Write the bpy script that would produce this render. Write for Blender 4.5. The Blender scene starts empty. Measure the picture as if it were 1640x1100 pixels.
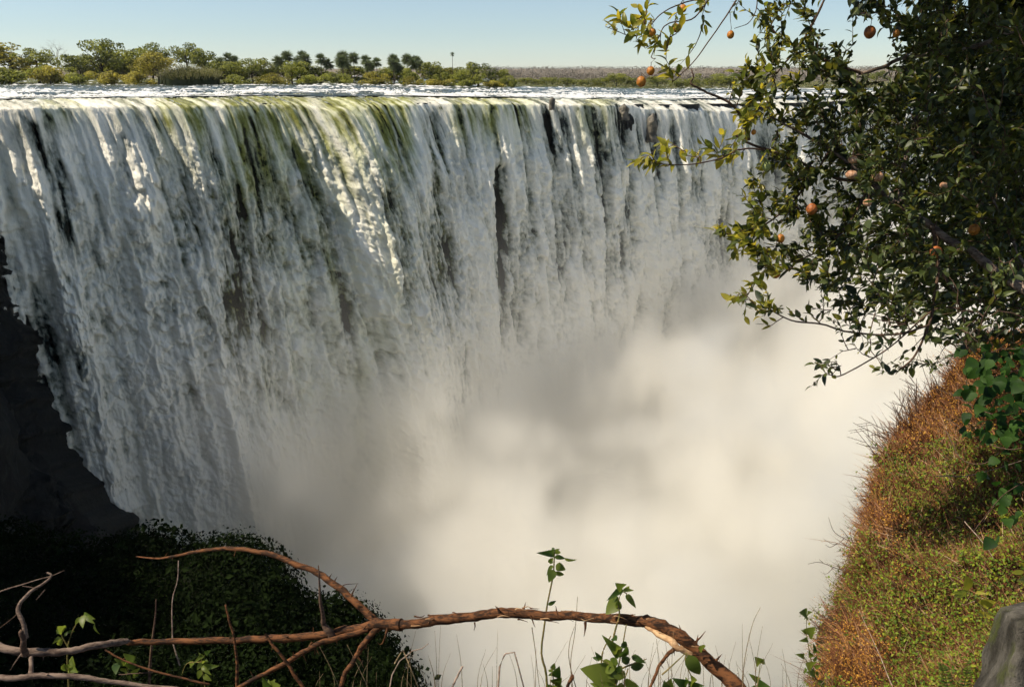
import bpy, math, random
import numpy as np
from mathutils import Vector, Matrix
R = math.radians
sc = bpy.context.scene
col = sc.collection

# ------------------------------------------------------------------ camera
F = 1250.0                       # focal length in pixels of a 1640 px wide frame
PITCH = R(19.1)
cam = bpy.data.objects.new('camera', bpy.data.cameras.new('camera'))
col.objects.link(cam); sc.camera = cam
cam.data.sensor_width = 36; cam.data.sensor_fit = 'HORIZONTAL'; cam.data.lens = 36*F/1640
cam.data.clip_start = 0.05; cam.data.clip_end = 20000
cam.location = (0, 0, 0); cam.rotation_euler = (R(90)-PITCH, 0, 0)

# ------------------------------------------------------------------ light
SUN = Vector((-0.62, -0.03, 0.785)).normalized()
w = bpy.data.worlds.new('World'); sc.world = w; w.use_nodes = True
sky = w.node_tree.nodes.new('ShaderNodeTexSky'); sky.sky_type = 'NISHITA'; sky.sun_disc = False
sky.sun_elevation = math.asin(SUN.z); sky.sun_rotation = math.atan2(SUN.x, SUN.y)
sky.altitude = 900; sky.air_density = 1.0; sky.dust_density = 0.15; sky.ozone_density = 3.5
bg = w.node_tree.nodes['Background']; bg.inputs[1].default_value = 0.078
hs = w.node_tree.nodes.new('ShaderNodeHueSaturation'); hs.inputs['Saturation'].default_value = .74
w.node_tree.links.new(sky.outputs[0], hs.inputs['Color']); mxs = w.node_tree.nodes.new('ShaderNodeMix'); mxs.data_type = 'RGBA'; mxs.blend_type = 'MULTIPLY'; mxs.inputs[0].default_value = 1
mxs.inputs[7].default_value = (.93, .99, 1.0, 1); w.node_tree.links.new(hs.outputs[0], mxs.inputs[6]); w.node_tree.links.new(mxs.outputs[2], bg.inputs[0])
sun = bpy.data.objects.new('sun', bpy.data.lights.new('sun', 'SUN')); col.objects.link(sun)
sun.data.energy = 5.0; sun.data.angle = R(0.5); sun.data.color = (1.0, 0.885, 0.71)
sun.rotation_euler = SUN.to_track_quat('Z', 'Y').to_euler()
sc.view_settings.view_transform = 'Standard'; sc.view_settings.look = 'None'
sc.view_settings.exposure = 0.52; sc.view_settings.gamma = 1.0; sc.view_settings.use_curve_mapping = False
sc.render.engine = 'CYCLES'
cy = sc.cycles
cy.max_bounces = 12; cy.diffuse_bounces = 3; cy.glossy_bounces = 2; cy.transmission_bounces = 3
cy.volume_bounces = 8; cy.transparent_max_bounces = 10
cy.volume_step_rate = 5.0; cy.volume_max_steps = 128
cy.use_adaptive_sampling = True; cy.adaptive_threshold = .03; cy.adaptive_min_samples = 16
cy.use_denoising = True; cy.caustics_reflective = False; cy.caustics_refractive = False
try: cy.denoiser = 'OPENIMAGEDENOISE'
except Exception: pass

# ------------------------------------------------------------------ helpers
cp, sp = math.cos(PITCH), math.sin(PITCH)
def ray(px, py):
    a = (px-820)/F; b = (550-py)/F
    return Vector((a, cp+b*sp, -sp+b*cp))          # unit depth along the optical axis
def P(px, py, D):
    return ray(px, py)*D
def PY(px, py, Y):
    r = ray(px, py); return r*(Y/r.y)
def raynp(px, py):
    a = (px-820)/F; b = (550-py)/F
    return np.stack([a, cp+b*sp, -sp+b*cp], -1)
def proj(p):
    f = p[..., 1]*cp-p[..., 2]*sp; u = p[..., 1]*sp+p[..., 2]*cp
    return 820+F*p[..., 0]/f, 550-F*u/f
def sstep(a, b, x):
    t = np.clip((x-a)/(b-a), 0, 1); return t*t*(3-2*t)
def hash2(ix, iy, seed):
    h = (ix.astype(np.int64)*374761393+iy.astype(np.int64)*668265263+seed*1442695041) & 0xffffffff
    h = ((h ^ (h >> 13))*1274126177) & 0xffffffff
    return (h ^ (h >> 16)) & 0xffffffff
def perlin(x, y, seed=0):
    x0 = np.floor(x).astype(np.int64); y0 = np.floor(y).astype(np.int64); fx = x-x0; fy = y-y0
    def g(ix, iy, dx, dy):
        a = hash2(ix, iy, seed)/4294967296.0*2*np.pi; return np.cos(a)*dx+np.sin(a)*dy
    u = fx*fx*fx*(fx*(fx*6-15)+10); v = fy*fy*fy*(fy*(fy*6-15)+10)
    a = g(x0, y0, fx, fy)*(1-u)+g(x0+1, y0, fx-1, fy)*u
    b = g(x0, y0+1, fx, fy-1)*(1-u)+g(x0+1, y0+1, fx-1, fy-1)*u
    return (a*(1-v)+b*v)*1.5
def fbm(x, y, o=4, seed=0, gain=.5):
    s = 0; a = 1
    for i in range(o):
        s = s+a*perlin(x, y, seed+i*17); x = x*2.03; y = y*2.03; a *= gain
    return s
def obj(name, me, parent=None, mat=None, **pr):
    o = bpy.data.objects.new(name, me); col.objects.link(o)
    if parent is not None: o.parent = parent
    if mat is not None and me is not None and not me.materials: me.materials.append(mat)
    for k, v in pr.items(): o[k] = v
    return o
def mesh(name, v, f, mat=None, smooth=True):
    """v (N,3) array, f (M,k) array of equal-size faces or a list of such arrays"""
    me = bpy.data.meshes.new(name)
    v = np.asarray(v, np.float32).reshape(-1, 3)
    fs = f if isinstance(f, list) else [f]
    fs = [np.asarray(a, np.int32) for a in fs if len(a)]
    me.vertices.add(len(v)); me.vertices.foreach_set('co', v.ravel())
    idx = np.concatenate([a.ravel() for a in fs]); sz = np.concatenate([np.full(len(a), a.shape[1], np.int32) for a in fs])
    me.loops.add(len(idx)); me.loops.foreach_set('vertex_index', idx)
    me.polygons.add(len(sz)); me.polygons.foreach_set('loop_start', np.concatenate([[0], np.cumsum(sz)[:-1]]).astype(np.int32))
    me.polygons.foreach_set('use_smooth', np.full(len(sz), smooth))
    me.update(calc_edges=True)
    if mat: me.materials.append(mat)
    return me
def grid_faces(nr, nc):
    i = np.arange(nr-1)[:, None]*nc+np.arange(nc-1)[None]
    return np.stack([i, i+nc, i+nc+1, i+1], -1).reshape(-1, 4)
def attr(me, name, val):
    a = me.attributes.new(name, 'FLOAT', 'POINT'); a.data.foreach_set('value', np.asarray(val, np.float32).ravel())
def vattr(me, name, val):
    a = me.attributes.new(name, 'FLOAT_VECTOR', 'POINT'); a.data.foreach_set('vector', np.asarray(val, np.float32).ravel())

# ------------------------------------------------------------------ node helpers
class NB:
    def __init__(s, name):
        s.m = bpy.data.materials.new(name); s.m.use_nodes = True; s.t = s.m.node_tree; s.t.nodes.clear()
        s.out = s.t.nodes.new('ShaderNodeOutputMaterial')
    def n(s, typ, props=None, **ins):
        nd = s.t.nodes.new('ShaderNode'+typ)
        for k, v in (props or {}).items(): setattr(nd, k, v)
        for k, v in ins.items():
            k = k.replace('_', ' ')
            sk = nd.inputs[int(k[1:])] if k[0] == 'i' and k[1:].isdigit() else nd.inputs[k]
            s.put(sk, v)
        return nd
    def put(s, sk, v):
        if isinstance(v, bpy.types.NodeSocket): s.t.links.new(v, sk)
        else: sk.default_value = v
    def math(s, op, a, b=0.0, c=None, clamp=False):
        nd = s.t.nodes.new('ShaderNodeMath'); nd.operation = op; nd.use_clamp = clamp
        s.put(nd.inputs[0], a); s.put(nd.inputs[1], b)
        if c is not None: s.put(nd.inputs[2], c)
        return nd.outputs[0]
    def add(s, a, b): return s.math('ADD', a, b)
    def sub(s, a, b): return s.math('SUBTRACT', a, b)
    def mul(s, a, b): return s.math('MULTIPLY', a, b)
    def ss(s, x, a, b, c=0.0, d=1.0):
        nd = s.t.nodes.new('ShaderNodeMapRange'); nd.interpolation_type = 'SMOOTHSTEP'
        for sk, v in zip(nd.inputs[:5], (x, a, b, c, d)): s.put(sk, v)
        return nd.outputs[0]
    def mixc(s, f, a, b):
        nd = s.t.nodes.new('ShaderNodeMix'); nd.data_type = 'RGBA'
        s.put(nd.inputs[0], f); s.put(nd.inputs[6], a); s.put(nd.inputs[7], b); return nd.outputs[2]
    def noise(s, vec, scale, detail=3, rough=.55, dist=0.0):
        nd = s.n('TexNoise', Scale=scale, Detail=detail, Roughness=rough, Distortion=dist)
        if vec is not None: s.put(nd.inputs['Vector'], vec)
        return nd.outputs[0]
    def coord(s, kind='Object'): return s.t.nodes.new('ShaderNodeTexCoord').outputs[kind]
    def att(s, name, out='Fac'): return s.n('Attribute', {'attribute_name': name}).outputs[out]
    def mapping(s, vec, sc_):
        return s.n('Mapping', Vector=vec, Scale=sc_).outputs[0]
    def bump(s, h, strength, dist):
        return s.n('Bump', Height=h, Strength=strength, Distance=dist).outputs[0]
    def surf(s, x): s.t.links.new(x, s.out.inputs['Surface']); return s.m
    def bsdf(s, color, rough=.8, spec=.3, normal=None, **kw):
        nd = s.t.nodes.new('ShaderNodeBsdfPrincipled')
        s.put(nd.inputs['Base Color'], color); s.put(nd.inputs['Roughness'], rough); s.put(nd.inputs['Specular IOR Level'], spec)
        if normal is not None: s.put(nd.inputs['Normal'], normal)
        for k, v in kw.items(): s.put(nd.inputs[k.replace('_', ' ')], v)
        return nd.outputs[0]
def rgb(r, g, b): return (r, g, b, 1)
# ------------------------------------------------------------------ river and waterfall
LU0 = np.array([-74.0, 118.0]); TAN = np.array([0.835, 0.550]); NRM = np.array([0.550, -0.835])
FLOW = NRM+0.55*TAN; FLOW = FLOW/np.linalg.norm(FLOW)
ZB = -92.0
def river_z(x, y):                                    # water level of the river above the lip
    return -3.6-2.6*sstep(-60, 70, x)
def lip_wobble(u):                                    # how far the lip steps back (-) or out (+)
    return 3.6*perlin(u/17.0, u*0+.3, 5)+1.9*perlin(u/6.0, u*0+.7, 6)+.4*perlin(u/2.3, u*0+.7, 7)
def px_to_u(px):                                      # column of the photo at the lip -> metres along the lip
    k = (np.asarray(px, float)-820)/1310
    return (k*LU0[1]-LU0[0])/(TAN[0]-k*TAN[1])
# vertical blobs of falling water, stamped as teardrops
def stamp(H, n, wr, lr, amp, rng, dmin=0.0, dmax=90.0, du=.2, dd=.15, prob=None):
    nr, nc = H.shape
    for _ in range(n):
        u0 = rng.uniform(0, nc*du); d0 = rng.uniform(dmin, dmax)
        g = .55+.9*min(1, d0/60)
        w_ = rng.uniform(*wr)*g; l_ = rng.uniform(*lr)*g
        c0, c1 = int((u0-w_)/du), int((u0+w_)/du)+2; r0, r1 = int((d0-l_)/dd), int((d0+.28*l_)/dd)+2
        c0, r0 = max(c0, 0), max(r0, 0); c1, r1 = min(c1, nc), min(r1, nr)
        if c1-c0 < 2 or r1-r0 < 2: continue
        a = (np.arange(c0, c1)*du-u0)/w_; b = (np.arange(r0, r1)*dd-d0)/l_
        wid = np.where(b > 0, np.sqrt(np.clip(1-(b/.28)**2, 0, 1)), np.clip(1+b, 0, 1)**.8)
        tail = np.where(b > 0, 1.0, np.clip(1+b, 0, 1))**1.0
        h = np.sqrt(np.clip(1-(a[None]/np.maximum(wid[:, None], .02))**2, 0, 1))*tail[:, None]*amp*rng.uniform(.6, 1)
        H[r0:r1, c0:c1] = np.maximum(H[r0:r1, c0:c1], h)
def bil(H, r, c):
    r = np.clip(r, 0, H.shape[0]-1.001); c = np.clip(c, 0, H.shape[1]-1.001)
    r0 = r.astype(int); c0 = c.astype(int); fr = r-r0; fc = c-c0
    return (H[r0, c0]*(1-fr)+H[r0+1, c0]*fr)*(1-fc)+(H[r0, c0+1]*(1-fr)+H[r0+1, c0+1]*fr)*fc

def build_falls():
    rng = np.random.default_rng(11)
    pxs = np.concatenate([np.linspace(-230, 0, 60)[:-1], np.linspace(0, 1215, 820), np.linspace(1215, 1560, 120)[1:]])
    u = px_to_u(pxs); NC = len(u)
    # rows: a few upstream of the lip, a rounded brink, then the drop
    d_up = -np.linspace(5, 0, 14)[:-1]                     # metres upstream of the brink
    d_dn = 90*np.linspace(0, 1, 550)**1.12
    nU, nD = len(d_up), len(d_dn); NR = nU+nD
    U = np.broadcast_to(u[None], (NR, NC)); DD = np.concatenate([d_up, d_dn])[:, None]*np.ones((1, NC))
    d = np.maximum(DD, 0); up = np.minimum(DD, 0)
    # teardrop maps in metres
    u_off = u.min(); du, dd = .2, .15
    HS = (int(92/dd), int((u.max()-u_off)/du)+4)
    A = np.zeros(HS); stamp(A, 6500, (.5, 1.2), (5.0, 13.0), 1.0, rng, 0, 92)
    B = np.zeros(HS); stamp(B, 22000, (.22, .5), (1.6, 4.5), 1.0, rng, 2, 92)
    B2 = np.zeros(HS); stamp(B2, 30000, (.28, .65), (.9, 2.4), 1.0, rng, 6, 92)
    C = np.zeros(HS); stamp(C, 700, (1.6, 3.8), (16, 38), 1.0, rng, 4, 92)
    wu = fbm(U/3.1, d/8.0, 3, 21)*.6+fbm(U/.9, d/2.2, 2, 23)*.20; wd = fbm(U/2.1, d/3.0, 3, 31)*1.3
    def samp(H, k): return bil(H, (d+wd*k)/dd, (U-u_off+wu*k)/du)
    a, b, c = samp(A, 1), samp(B, .8), samp(C, 1.6); low = sstep(6, 34, d); b2 = samp(B2, 1.3)*low
    # outward throw, column by column
    kp = [-230, 0, 60, 130, 220, 300, 380, 440, 520, 585, 640, 700, 770, 800, 850, 930, 1000, 1040, 1100, 1200, 1560]
    kw = [9, 8, 7, 10, 15, 12, 10, 16, 23, 20, 14, 11, 6, 5, 10, 9, 6, 5, 8, 8, 8]
    Wk = np.interp(u+1.2*perlin(u/3., u*0, 3), px_to_u(kp), kw)
    out = Wk[None]*(d/85)**.58
    # base colour/thickness from the projected position
    lw = lip_wobble(u)
    base = LU0[None, None]+U[..., None]*TAN+lw[None, :, None]*NRM*np.exp(-d/50)[..., None]
    pos2 = base+out[..., None]*FLOW+up[..., None]*FLOW
    # brink level per column in the photo
    bp = [-230, 0, 110, 140, 200, 260, 330, 420, 480, 515, 560, 640, 700, 800, 870, 930, 1000, 1040, 1100, 1200, 1560]
    br = [160, 159, 157, 153, 149, 150, 154, 153, 155, 163, 155, 151, 152, 153, 153, 154, 158, 163, 166, 168, 170]
    row = np.interp(pxs, bp, br); row = 154+(row-154)*1.25+3.4*perlin(u/11., u*0+.4, 18)+2.6*perlin(u/5.5, u*0, 14)+1.3*perlin(u/2.2, u*0, 15); yl = LU0[1]+u*TAN[1]; rz = raynp(pxs, row); zl = rz[:, 2]/rz[:, 1]*yl
    zr = river_z(LU0[0]+u*TAN[0], yl)
    zl = np.minimum(zl, zr-.2)
    k = np.clip(-up/5, 0, 1)
    z = zl[None]*(1-k)+(zr[None]-.25)*k
    brink = .9
    z = z-d
    z = z+np.where(d < 4, 0, 0)
    p3 = np.concatenate([pos2, z[..., None]], -1)
    PX, PYY = proj(p3)
    thin = np.zeros_like(U)
    def spot(x0, y0, x1, y1, w_, s):                       # thin water over dark rock along a segment of the fall
        nonlocal thin
        ax, ay = x1-x0, y1-y0; L = ax*ax+ay*ay
        t = np.clip(((PX-x0)*ax+(PYY-y0)*ay)/L, 0, 1)
        dx = PX-x0-t*ax; dy = PYY-y0-t*ay
        thin = np.maximum(thin, s*np.exp(-(dx*dx+dy*dy)/(w_*w_)))
    for s in [(797, 265, 800, 420, 11, 1.35), (800, 420, 790, 640, 10, 1.15), (740, 560, 735, 690, 20, .6), (690, 180, 700, 330, 13, .75),
              (700, 330, 712, 470, 14, .45), (60, 190, 95, 300, 14, .85), (95, 300, 108, 430, 16, .9), (20, 200, 45, 270, 12, .5), (75, 170, 90, 200, 10, .5),
              (195, 210, 210, 300, 9, .6), (345, 240, 385, 330, 14, .7), (362, 350, 378, 520, 20, .72), (385, 440, 430, 640, 22, .62),
              (470, 230, 500, 300, 12, .5), (525, 400, 560, 560, 22, .66), (560, 560, 595, 760, 22, .7), (300, 600, 330, 700, 24, .55),
              (878, 160, 895, 235, 15, .8), (905, 170, 915, 260, 12, .6), (890, 235, 905, 330, 12, .55), (990, 165, 996, 240, 22, .85), (1003, 260, 998, 420, 8, .7),
              (1046, 185, 1050, 270, 13, .9), (1040, 300, 1035, 520, 10, .45), (840, 270, 842, 380, 12, .4), (935, 400, 945, 560, 14, .35), (965, 250, 975, 500, 10, .3),
              (120, 560, 200, 760, 26, .8), (30, 560, 110, 720, 30, .7), (60, 450, 80, 560, 24, .6), (5, 230, 15, 330, 10, .6), (640, 330, 650, 470, 12, .35),
              (1075, 200, 1085, 420, 9, .4), (610, 200, 622, 330, 9, .45), (250, 330, 265, 520, 10, .35)]:
        spot(*s)
    streak = fbm(U/1.5+.25*wu, d/42.0, 4, 41); streak2 = fbm(U/.5+.3*wu, d/16.0, 3, 45)
    big = fbm(U/8.0, d/50.0, 3, 51)
    topf = np.exp(-d/9)
    tex = .55*a+.30*b+.35*c
    plume = fbm(U/4.2+.6*wu, d/20., 3, 57)
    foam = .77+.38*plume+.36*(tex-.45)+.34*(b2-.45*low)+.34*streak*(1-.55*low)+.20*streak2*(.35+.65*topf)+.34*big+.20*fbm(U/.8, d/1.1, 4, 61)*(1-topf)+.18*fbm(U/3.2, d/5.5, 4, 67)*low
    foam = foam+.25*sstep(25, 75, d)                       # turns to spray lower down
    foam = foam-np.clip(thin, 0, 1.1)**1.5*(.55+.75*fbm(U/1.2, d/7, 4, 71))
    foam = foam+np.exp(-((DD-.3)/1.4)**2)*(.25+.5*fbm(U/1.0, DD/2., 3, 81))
    green = np.zeros_like(U)
    for (x0, x1, yb, s) in [(245, 345, 300, 1.0), (350, 500, 420, 1.1), (510, 665, 340, 1.25), (720, 860, 260, .85), (925, 985, 260, .75), (60, 140, 215, .5), (180, 230, 200, .35)]:
        green = np.maximum(green, s*sstep(x0-15, x0+20, PX)*(1-sstep(x1-20, x1+15, PX))*(1-sstep(165, yb, PYY)))
    green = np.maximum(green, .35*sstep(380, 480, PX)*(1-sstep(600, 720, PX))*(1-sstep(500, 800, PYY)))
    green = np.maximum(green, .85*np.clip(thin, 0, 1)*(PX < 700)*sstep(380, 480, PX+.0)*sstep(300, 380, PYY))
    green = np.maximum(green, .8*sstep(.50, .15, foam)*(1-sstep(700, 900, PX))*sstep(200, 330, PX))
    green = np.clip(green*(.75+.8*fbm(U/1.6, d/9, 3, 91)), 0, 1)
    foam = foam-.34*green*topf
    # displacement, out along the normal with a little upward part
    soft = 1-.5*sstep(40, 80, d)
    disp = (1.0*a+.25*b+.75*b2+2.3*c)*sstep(1, 14, d)*soft+.55*streak*(1-.4*low)*sstep(0, 5, d)+1.9*big*sstep(0, 20, d)+.9*plume*sstep(3, 20, d)-1.6*thin*sstep(0, 8, d)
    disp = disp+.22*fbm(U/.9, d/1.2, 4, 65)*sstep(1, 10, d)
    p3[..., :2] += disp[..., None]*NRM*.9
    # roll over the brink
    p3[..., 2] -= 1.1*np.clip(1+up/5, 0, 1)**2.2
    p3[..., 2] += .22*fbm(U/1.2, (DD+up)/1.5, 3, 95)*np.exp(-d/2)
    p3[:, :, :2] += .5*streak[..., None]*np.exp(-((d-1.5)/2)**2)[..., None]*NRM
    # ragged left end where the sheet tears on the black buttress
    me = mesh('waterfall', p3, grid_faces(NR, NC), None)
    attr(me, 'foam', foam); attr(me, 'green', green); vattr(me, 'ud', np.stack([U, DD, thin], -1))
    edge = np.interp(PYY, [150, 330, 420, 520, 600, 700, 800, 860, 900], [-300, -20, 2, 22, 42, 62, 108, 150, 190])
    fade = sstep(-22, 30, PX-edge+26*fbm(U/1.2, d/5, 3, 99))
    attr(me, 'fade', fade)
    return me, p3
b = NB('falling_water')
ud = b.att('ud', 'Vector'); foam = b.att('foam'); green = b.att('green'); fade = b.att('fade')
nz = b.noise(b.mapping(ud, (3.2, 1.1, 1)), 1.0, 5, .62)
nz2 = b.noise(b.mapping(ud, (7, 2.6, 1)), 1.0, 3, .6)
f = b.add(foam, b.add(b.mul(b.sub(nz, .5), .6), b.mul(b.sub(nz2, .5), .36)))
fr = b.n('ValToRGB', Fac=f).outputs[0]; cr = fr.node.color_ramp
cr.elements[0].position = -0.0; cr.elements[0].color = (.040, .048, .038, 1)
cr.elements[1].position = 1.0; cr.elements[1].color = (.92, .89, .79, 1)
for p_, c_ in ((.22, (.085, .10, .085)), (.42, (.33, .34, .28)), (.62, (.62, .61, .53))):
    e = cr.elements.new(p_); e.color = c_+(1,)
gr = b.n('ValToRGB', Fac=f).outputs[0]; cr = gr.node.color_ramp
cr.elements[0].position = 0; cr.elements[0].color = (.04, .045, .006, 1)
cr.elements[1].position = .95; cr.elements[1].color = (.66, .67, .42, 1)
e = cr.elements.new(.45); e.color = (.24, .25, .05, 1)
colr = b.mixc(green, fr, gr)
nrm = b.bump(b.add(nz, b.mul(nz2, .5)), .6, .35)
bs = b.bsdf(colr, .55, .3, nrm)
tr = b.n('BsdfTransparent').outputs[0]
al = b.ss(b.add(f, b.mul(b.sub(fade, 1), 1.3)), -.05, .30)
mx = b.n('MixShader', i0=al, i1=tr, i2=bs).outputs[0]
M_FALLS = b.surf(mx)
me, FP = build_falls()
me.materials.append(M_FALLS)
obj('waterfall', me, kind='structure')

# dark cliff behind the water
def cliff():
    u = np.linspace(-60, 330, 260); d = np.linspace(0, 95, 70)
    U, D_ = np.meshgrid(u, d)
    blk = np.floor(fbm(U/9, D_/16, 2, 131)*4)/4
    o = -1.4-1.2*fbm(U/5, D_/8, 4, 133)-1.5*blk+2.0*(D_/85)
    b2 = LU0+U[..., None]*TAN+(o+lip_wobble(U)*.8)[..., None]*NRM
    zr = river_z(b2[..., 0], b2[..., 1])-1.2
    return mesh('cliff', np.concatenate([b2, (zr-D_)[..., None]], -1), grid_faces(70, 260))
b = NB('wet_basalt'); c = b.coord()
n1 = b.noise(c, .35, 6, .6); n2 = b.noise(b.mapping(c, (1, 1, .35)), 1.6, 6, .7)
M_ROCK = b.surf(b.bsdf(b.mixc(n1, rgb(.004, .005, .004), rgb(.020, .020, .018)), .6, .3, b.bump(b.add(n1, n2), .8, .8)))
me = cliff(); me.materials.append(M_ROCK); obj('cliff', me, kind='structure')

# the river above the brink
def build_river():
    pxs = np.concatenate([np.linspace(-500, -20, 50)[:-1], np.linspace(-20, 1220, 640), np.linspace(1220, 2400, 70)[1:]])
    u = px_to_u(np.clip(pxs, -3000, 1560)); NC = len(pxs)
    ex = np.clip(pxs-1560, 0, None)*.35
    u = u+ex
    lipp = LU0+u[:, None]*TAN+lip_wobble(u)[:, None]*NRM-4.6*FLOW
    s = np.concatenate([np.linspace(0, 1, 150)**2.1*430, [620, 900, 1500]])
    back = np.stack([lipp[:, 0]*.0+(-FLOW[0])*.25, np.ones(NC)], -1)      # upstream direction
    kx = (lipp[:, 0]/lipp[:, 1])                                              # fan out with distance
    pos = lipp[None]+s[:, None, None]*np.stack([kx, np.ones(NC)], -1)[None]
    X, Y = pos[..., 0], pos[..., 1]
    z = river_z(X, Y)
    fl = X*TAN[0]+Y*TAN[1]; ac = X*NRM[0]+Y*NRM[1]
    rap = fbm(X/3.2+1.5*fbm(X/15, Y/6, 2, 5), Y/1.5, 5, 201, .6); r2 = fbm(X/22, Y/7, 3, 205)
    near = np.exp(-s/60)[:, None]
    z = z+(.38*rap+.5*r2)*(.55+.6*near)*sstep(0, 4, s[:, None]*np.ones_like(X))
    foam = .07+1.15*rap+.85*r2+.30*near-.26*sstep(70, 200, s)[:, None]
    calm = np.zeros_like(X)
    PX, PYY = proj(np.stack([X, Y, z], -1))
    for (x0, y0, w_, h_, k_) in [(510, 152, 90, 5, 1.1), (60, 149, 90, 2.5, .9), (340, 147, 70, 2.0, .9), (690, 146, 60, 1.8, .8), (830, 148, 50, 1.8, .8), (430, 140, 120, 1.5, .8), (1080, 150, 60, 2, .7), (160, 143, 60, 1.6, .8), (200, 139, 260, 2.2, .8), (560, 139, 60, 2, .5), (1000, 146, 60, 2, .6), (880, 143, 200, 1.5, .5)]:
        calm += k_*np.exp(-((PX-x0)/w_)**2-((PYY-y0)/h_)**2)
    foam = foam-calm
    me = mesh('river', np.stack([X, Y, z], -1), grid_faces(*X.shape)); attr(me, 'foam', foam); return me
b = NB('river_water'); c = b.coord()
n1 = b.noise(b.mapping(c, (.22, .8, 1)), 1.6, 5, .62); n2 = b.noise(b.mapping(c, (.5, 1.6, 1)), 3.0, 4, .6)
f = b.add(b.att('foam'), b.add(b.mul(b.sub(n1, .5), 1.1), b.mul(b.sub(n2, .5), .6)))
m = b.ss(f, .26, .74)
water = b.mixc(b.ss(n1, .35, .65), rgb(.025, .045, .055), rgb(.10, .11, .06))
nrm = b.bump(b.add(n1, b.mul(n2, .6)), .7, .5)
M_RIVER = b.surf(b.bsdf(b.mixc(m, water, rgb(.74, .75, .74)), b.ss(m, 0, 1, .18, .5), .5, nrm))
me = build_river(); me.materials.append(M_RIVER); obj('river', me, kind='structure')
# water at the foot of the gorge
gx, gy = np.meshgrid(np.linspace(-200, 330, 60), np.linspace(-60, 340, 60))
me = mesh('gorge_water', np.stack([gx, gy, -91+.6*fbm(gx/9, gy/9, 3, 7)], -1), grid_faces(60, 60)); attr(me, 'foam', .3+.4*fbm(gx/20, gy/20, 3, 9))
me.materials.append(M_RIVER); obj('gorge_water', me, kind='structure')
# ------------------------------------------------------------------ spray filling the gorge
def perlin3(x, y, z, seed=0):
    """smooth value noise in three dimensions, about -1..1"""
    x0 = np.floor(x).astype(np.int64); y0 = np.floor(y).astype(np.int64); z0 = np.floor(z).astype(np.int64)
    fx, fy, fz = x-x0, y-y0, z-z0
    fx, fy, fz = [t*t*(3-2*t) for t in (fx, fy, fz)]
    def g(a, b_, c_): return hash2(x0+a+(z0+c_)*7919, y0+b_+(z0+c_)*104729, seed)/4294967296.0*2-1
    r = 0
    for a in (0, 1):
        for b_ in (0, 1):
            for c_ in (0, 1):
                r = r+g(a, b_, c_)*(fx if a else 1-fx)*(fy if b_ else 1-fy)*(fz if c_ else 1-fz)
    return r
def fbm3(x, y, z, o=3, seed=0):
    s = 0; a = 1
    for i in range(o):
        s = s+a*perlin3(x, y, z, seed+i*13); x, y, z = x*2.1, y*2.1, z*2.1; a *= .5
    return s
VX = 1.7
u0_, u1_, w0_, w1_, z0_, z1_ = -75.0, 260.0, -4.0, 112.0, -92.0, -6.0
nu, nw, nz_ = int((u1_-u0_)/VX)+1, int((w1_-w0_)/VX)+1, int((z1_-z0_)/VX)+1
def mist_density():
    u = u0_+np.arange(nu)*VX; w_ = w0_+np.arange(nw)*VX; z = z0_+np.arange(nz_)*VX
    Z, W, U = np.meshgrid(z, w_, u, indexing='ij')            # index = iu + nu*(iw + nw*iz)
    X = LU0[0]+U*TAN[0]+W*NRM[0]; Y = LU0[1]+U*TAN[1]+W*NRM[1]
    n1 = fbm3(X/34, Y/34, Z/30, 3, 5); n2 = fbm3(X/13, Y/13, Z/18, 3, 9); n3 = fbm3(X/7+n2, Y/7, Z/9+n2, 3, 15)
    zt = -68+26*sstep(80, 185, U)+12*n1+13*n2+8*n3+18*sstep(35, 75, W)*sstep(40, 80, U)
    h = zt-Z
    core = sstep(-5, 9, h)*(.10+1.25*sstep(-.30, .40, n1*.7+n2*.6+n3*.5))
    skirt = sstep(-12, -50, Z)*(.0018+.0050*sstep(-.1, .8, n2+.4*n3))*sstep(0, 50, U)
    wall = sstep(50, 14, W)*sstep(-34, -80, Z)*(.050-.025*sstep(40, 100, U))*np.clip(.8+1.0*n2+.5*n3, .06, 2.2)*sstep(6, 18, U)
    core = core*sstep(4, 40, U)
    d = .10*core+skirt+wall+.02*sstep(-50, -72, Z)*sstep(20, 60, U)
    d = d*sstep(w1_-4, w1_-26, W)*sstep(w0_, w0_+5, W)*sstep(u0_, u0_+25, U)*sstep(u1_, u1_-25, U)*sstep(z1_, z1_-14, Z)
    return np.maximum(d, 0)
dens = mist_density().ravel()
iz, iw, iu = np.unravel_index(np.arange(len(dens)), (nz_, nw, nu))
me = bpy.data.meshes.new('mist'); me.vertices.add(len(dens))
me.vertices.foreach_set('co', np.stack([iu*VX, -iw*VX, iz*VX], -1).astype(np.float32).ravel())
attr(me, 'dens', dens)
b = NB('spray')
vol = b.n('VolumePrincipled', Color=rgb(.985, .975, .945), Density=1.0, Anisotropy=.35).outputs[0]
b.t.links.new(vol, b.out.inputs['Volume']); M_MIST = b.m
me.materials.append(M_MIST)
gt = bpy.data.node_groups.new('spray_volume', 'GeometryNodeTree')
gt.interface.new_socket('Geometry', in_out='INPUT', socket_type='NodeSocketGeometry')
gt.interface.new_socket('Geometry', in_out='OUTPUT', socket_type='NodeSocketGeometry')
G = gt.nodes.new; L = gt.links.new
gi, go = G('NodeGroupInput'), G('NodeGroupOutput')
pos = G('GeometryNodeInputPosition'); sx = G('ShaderNodeSeparateXYZ'); L(pos.outputs[0], sx.inputs[0])
def gm(op, a, b_):
    n = G('ShaderNodeMath'); n.operation = op
    for s_, v in ((n.inputs[0], a), (n.inputs[1], b_)):
        if isinstance(v, bpy.types.NodeSocket): L(v, s_)
        else: s_.default_value = v
    return n.outputs[0]
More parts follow.
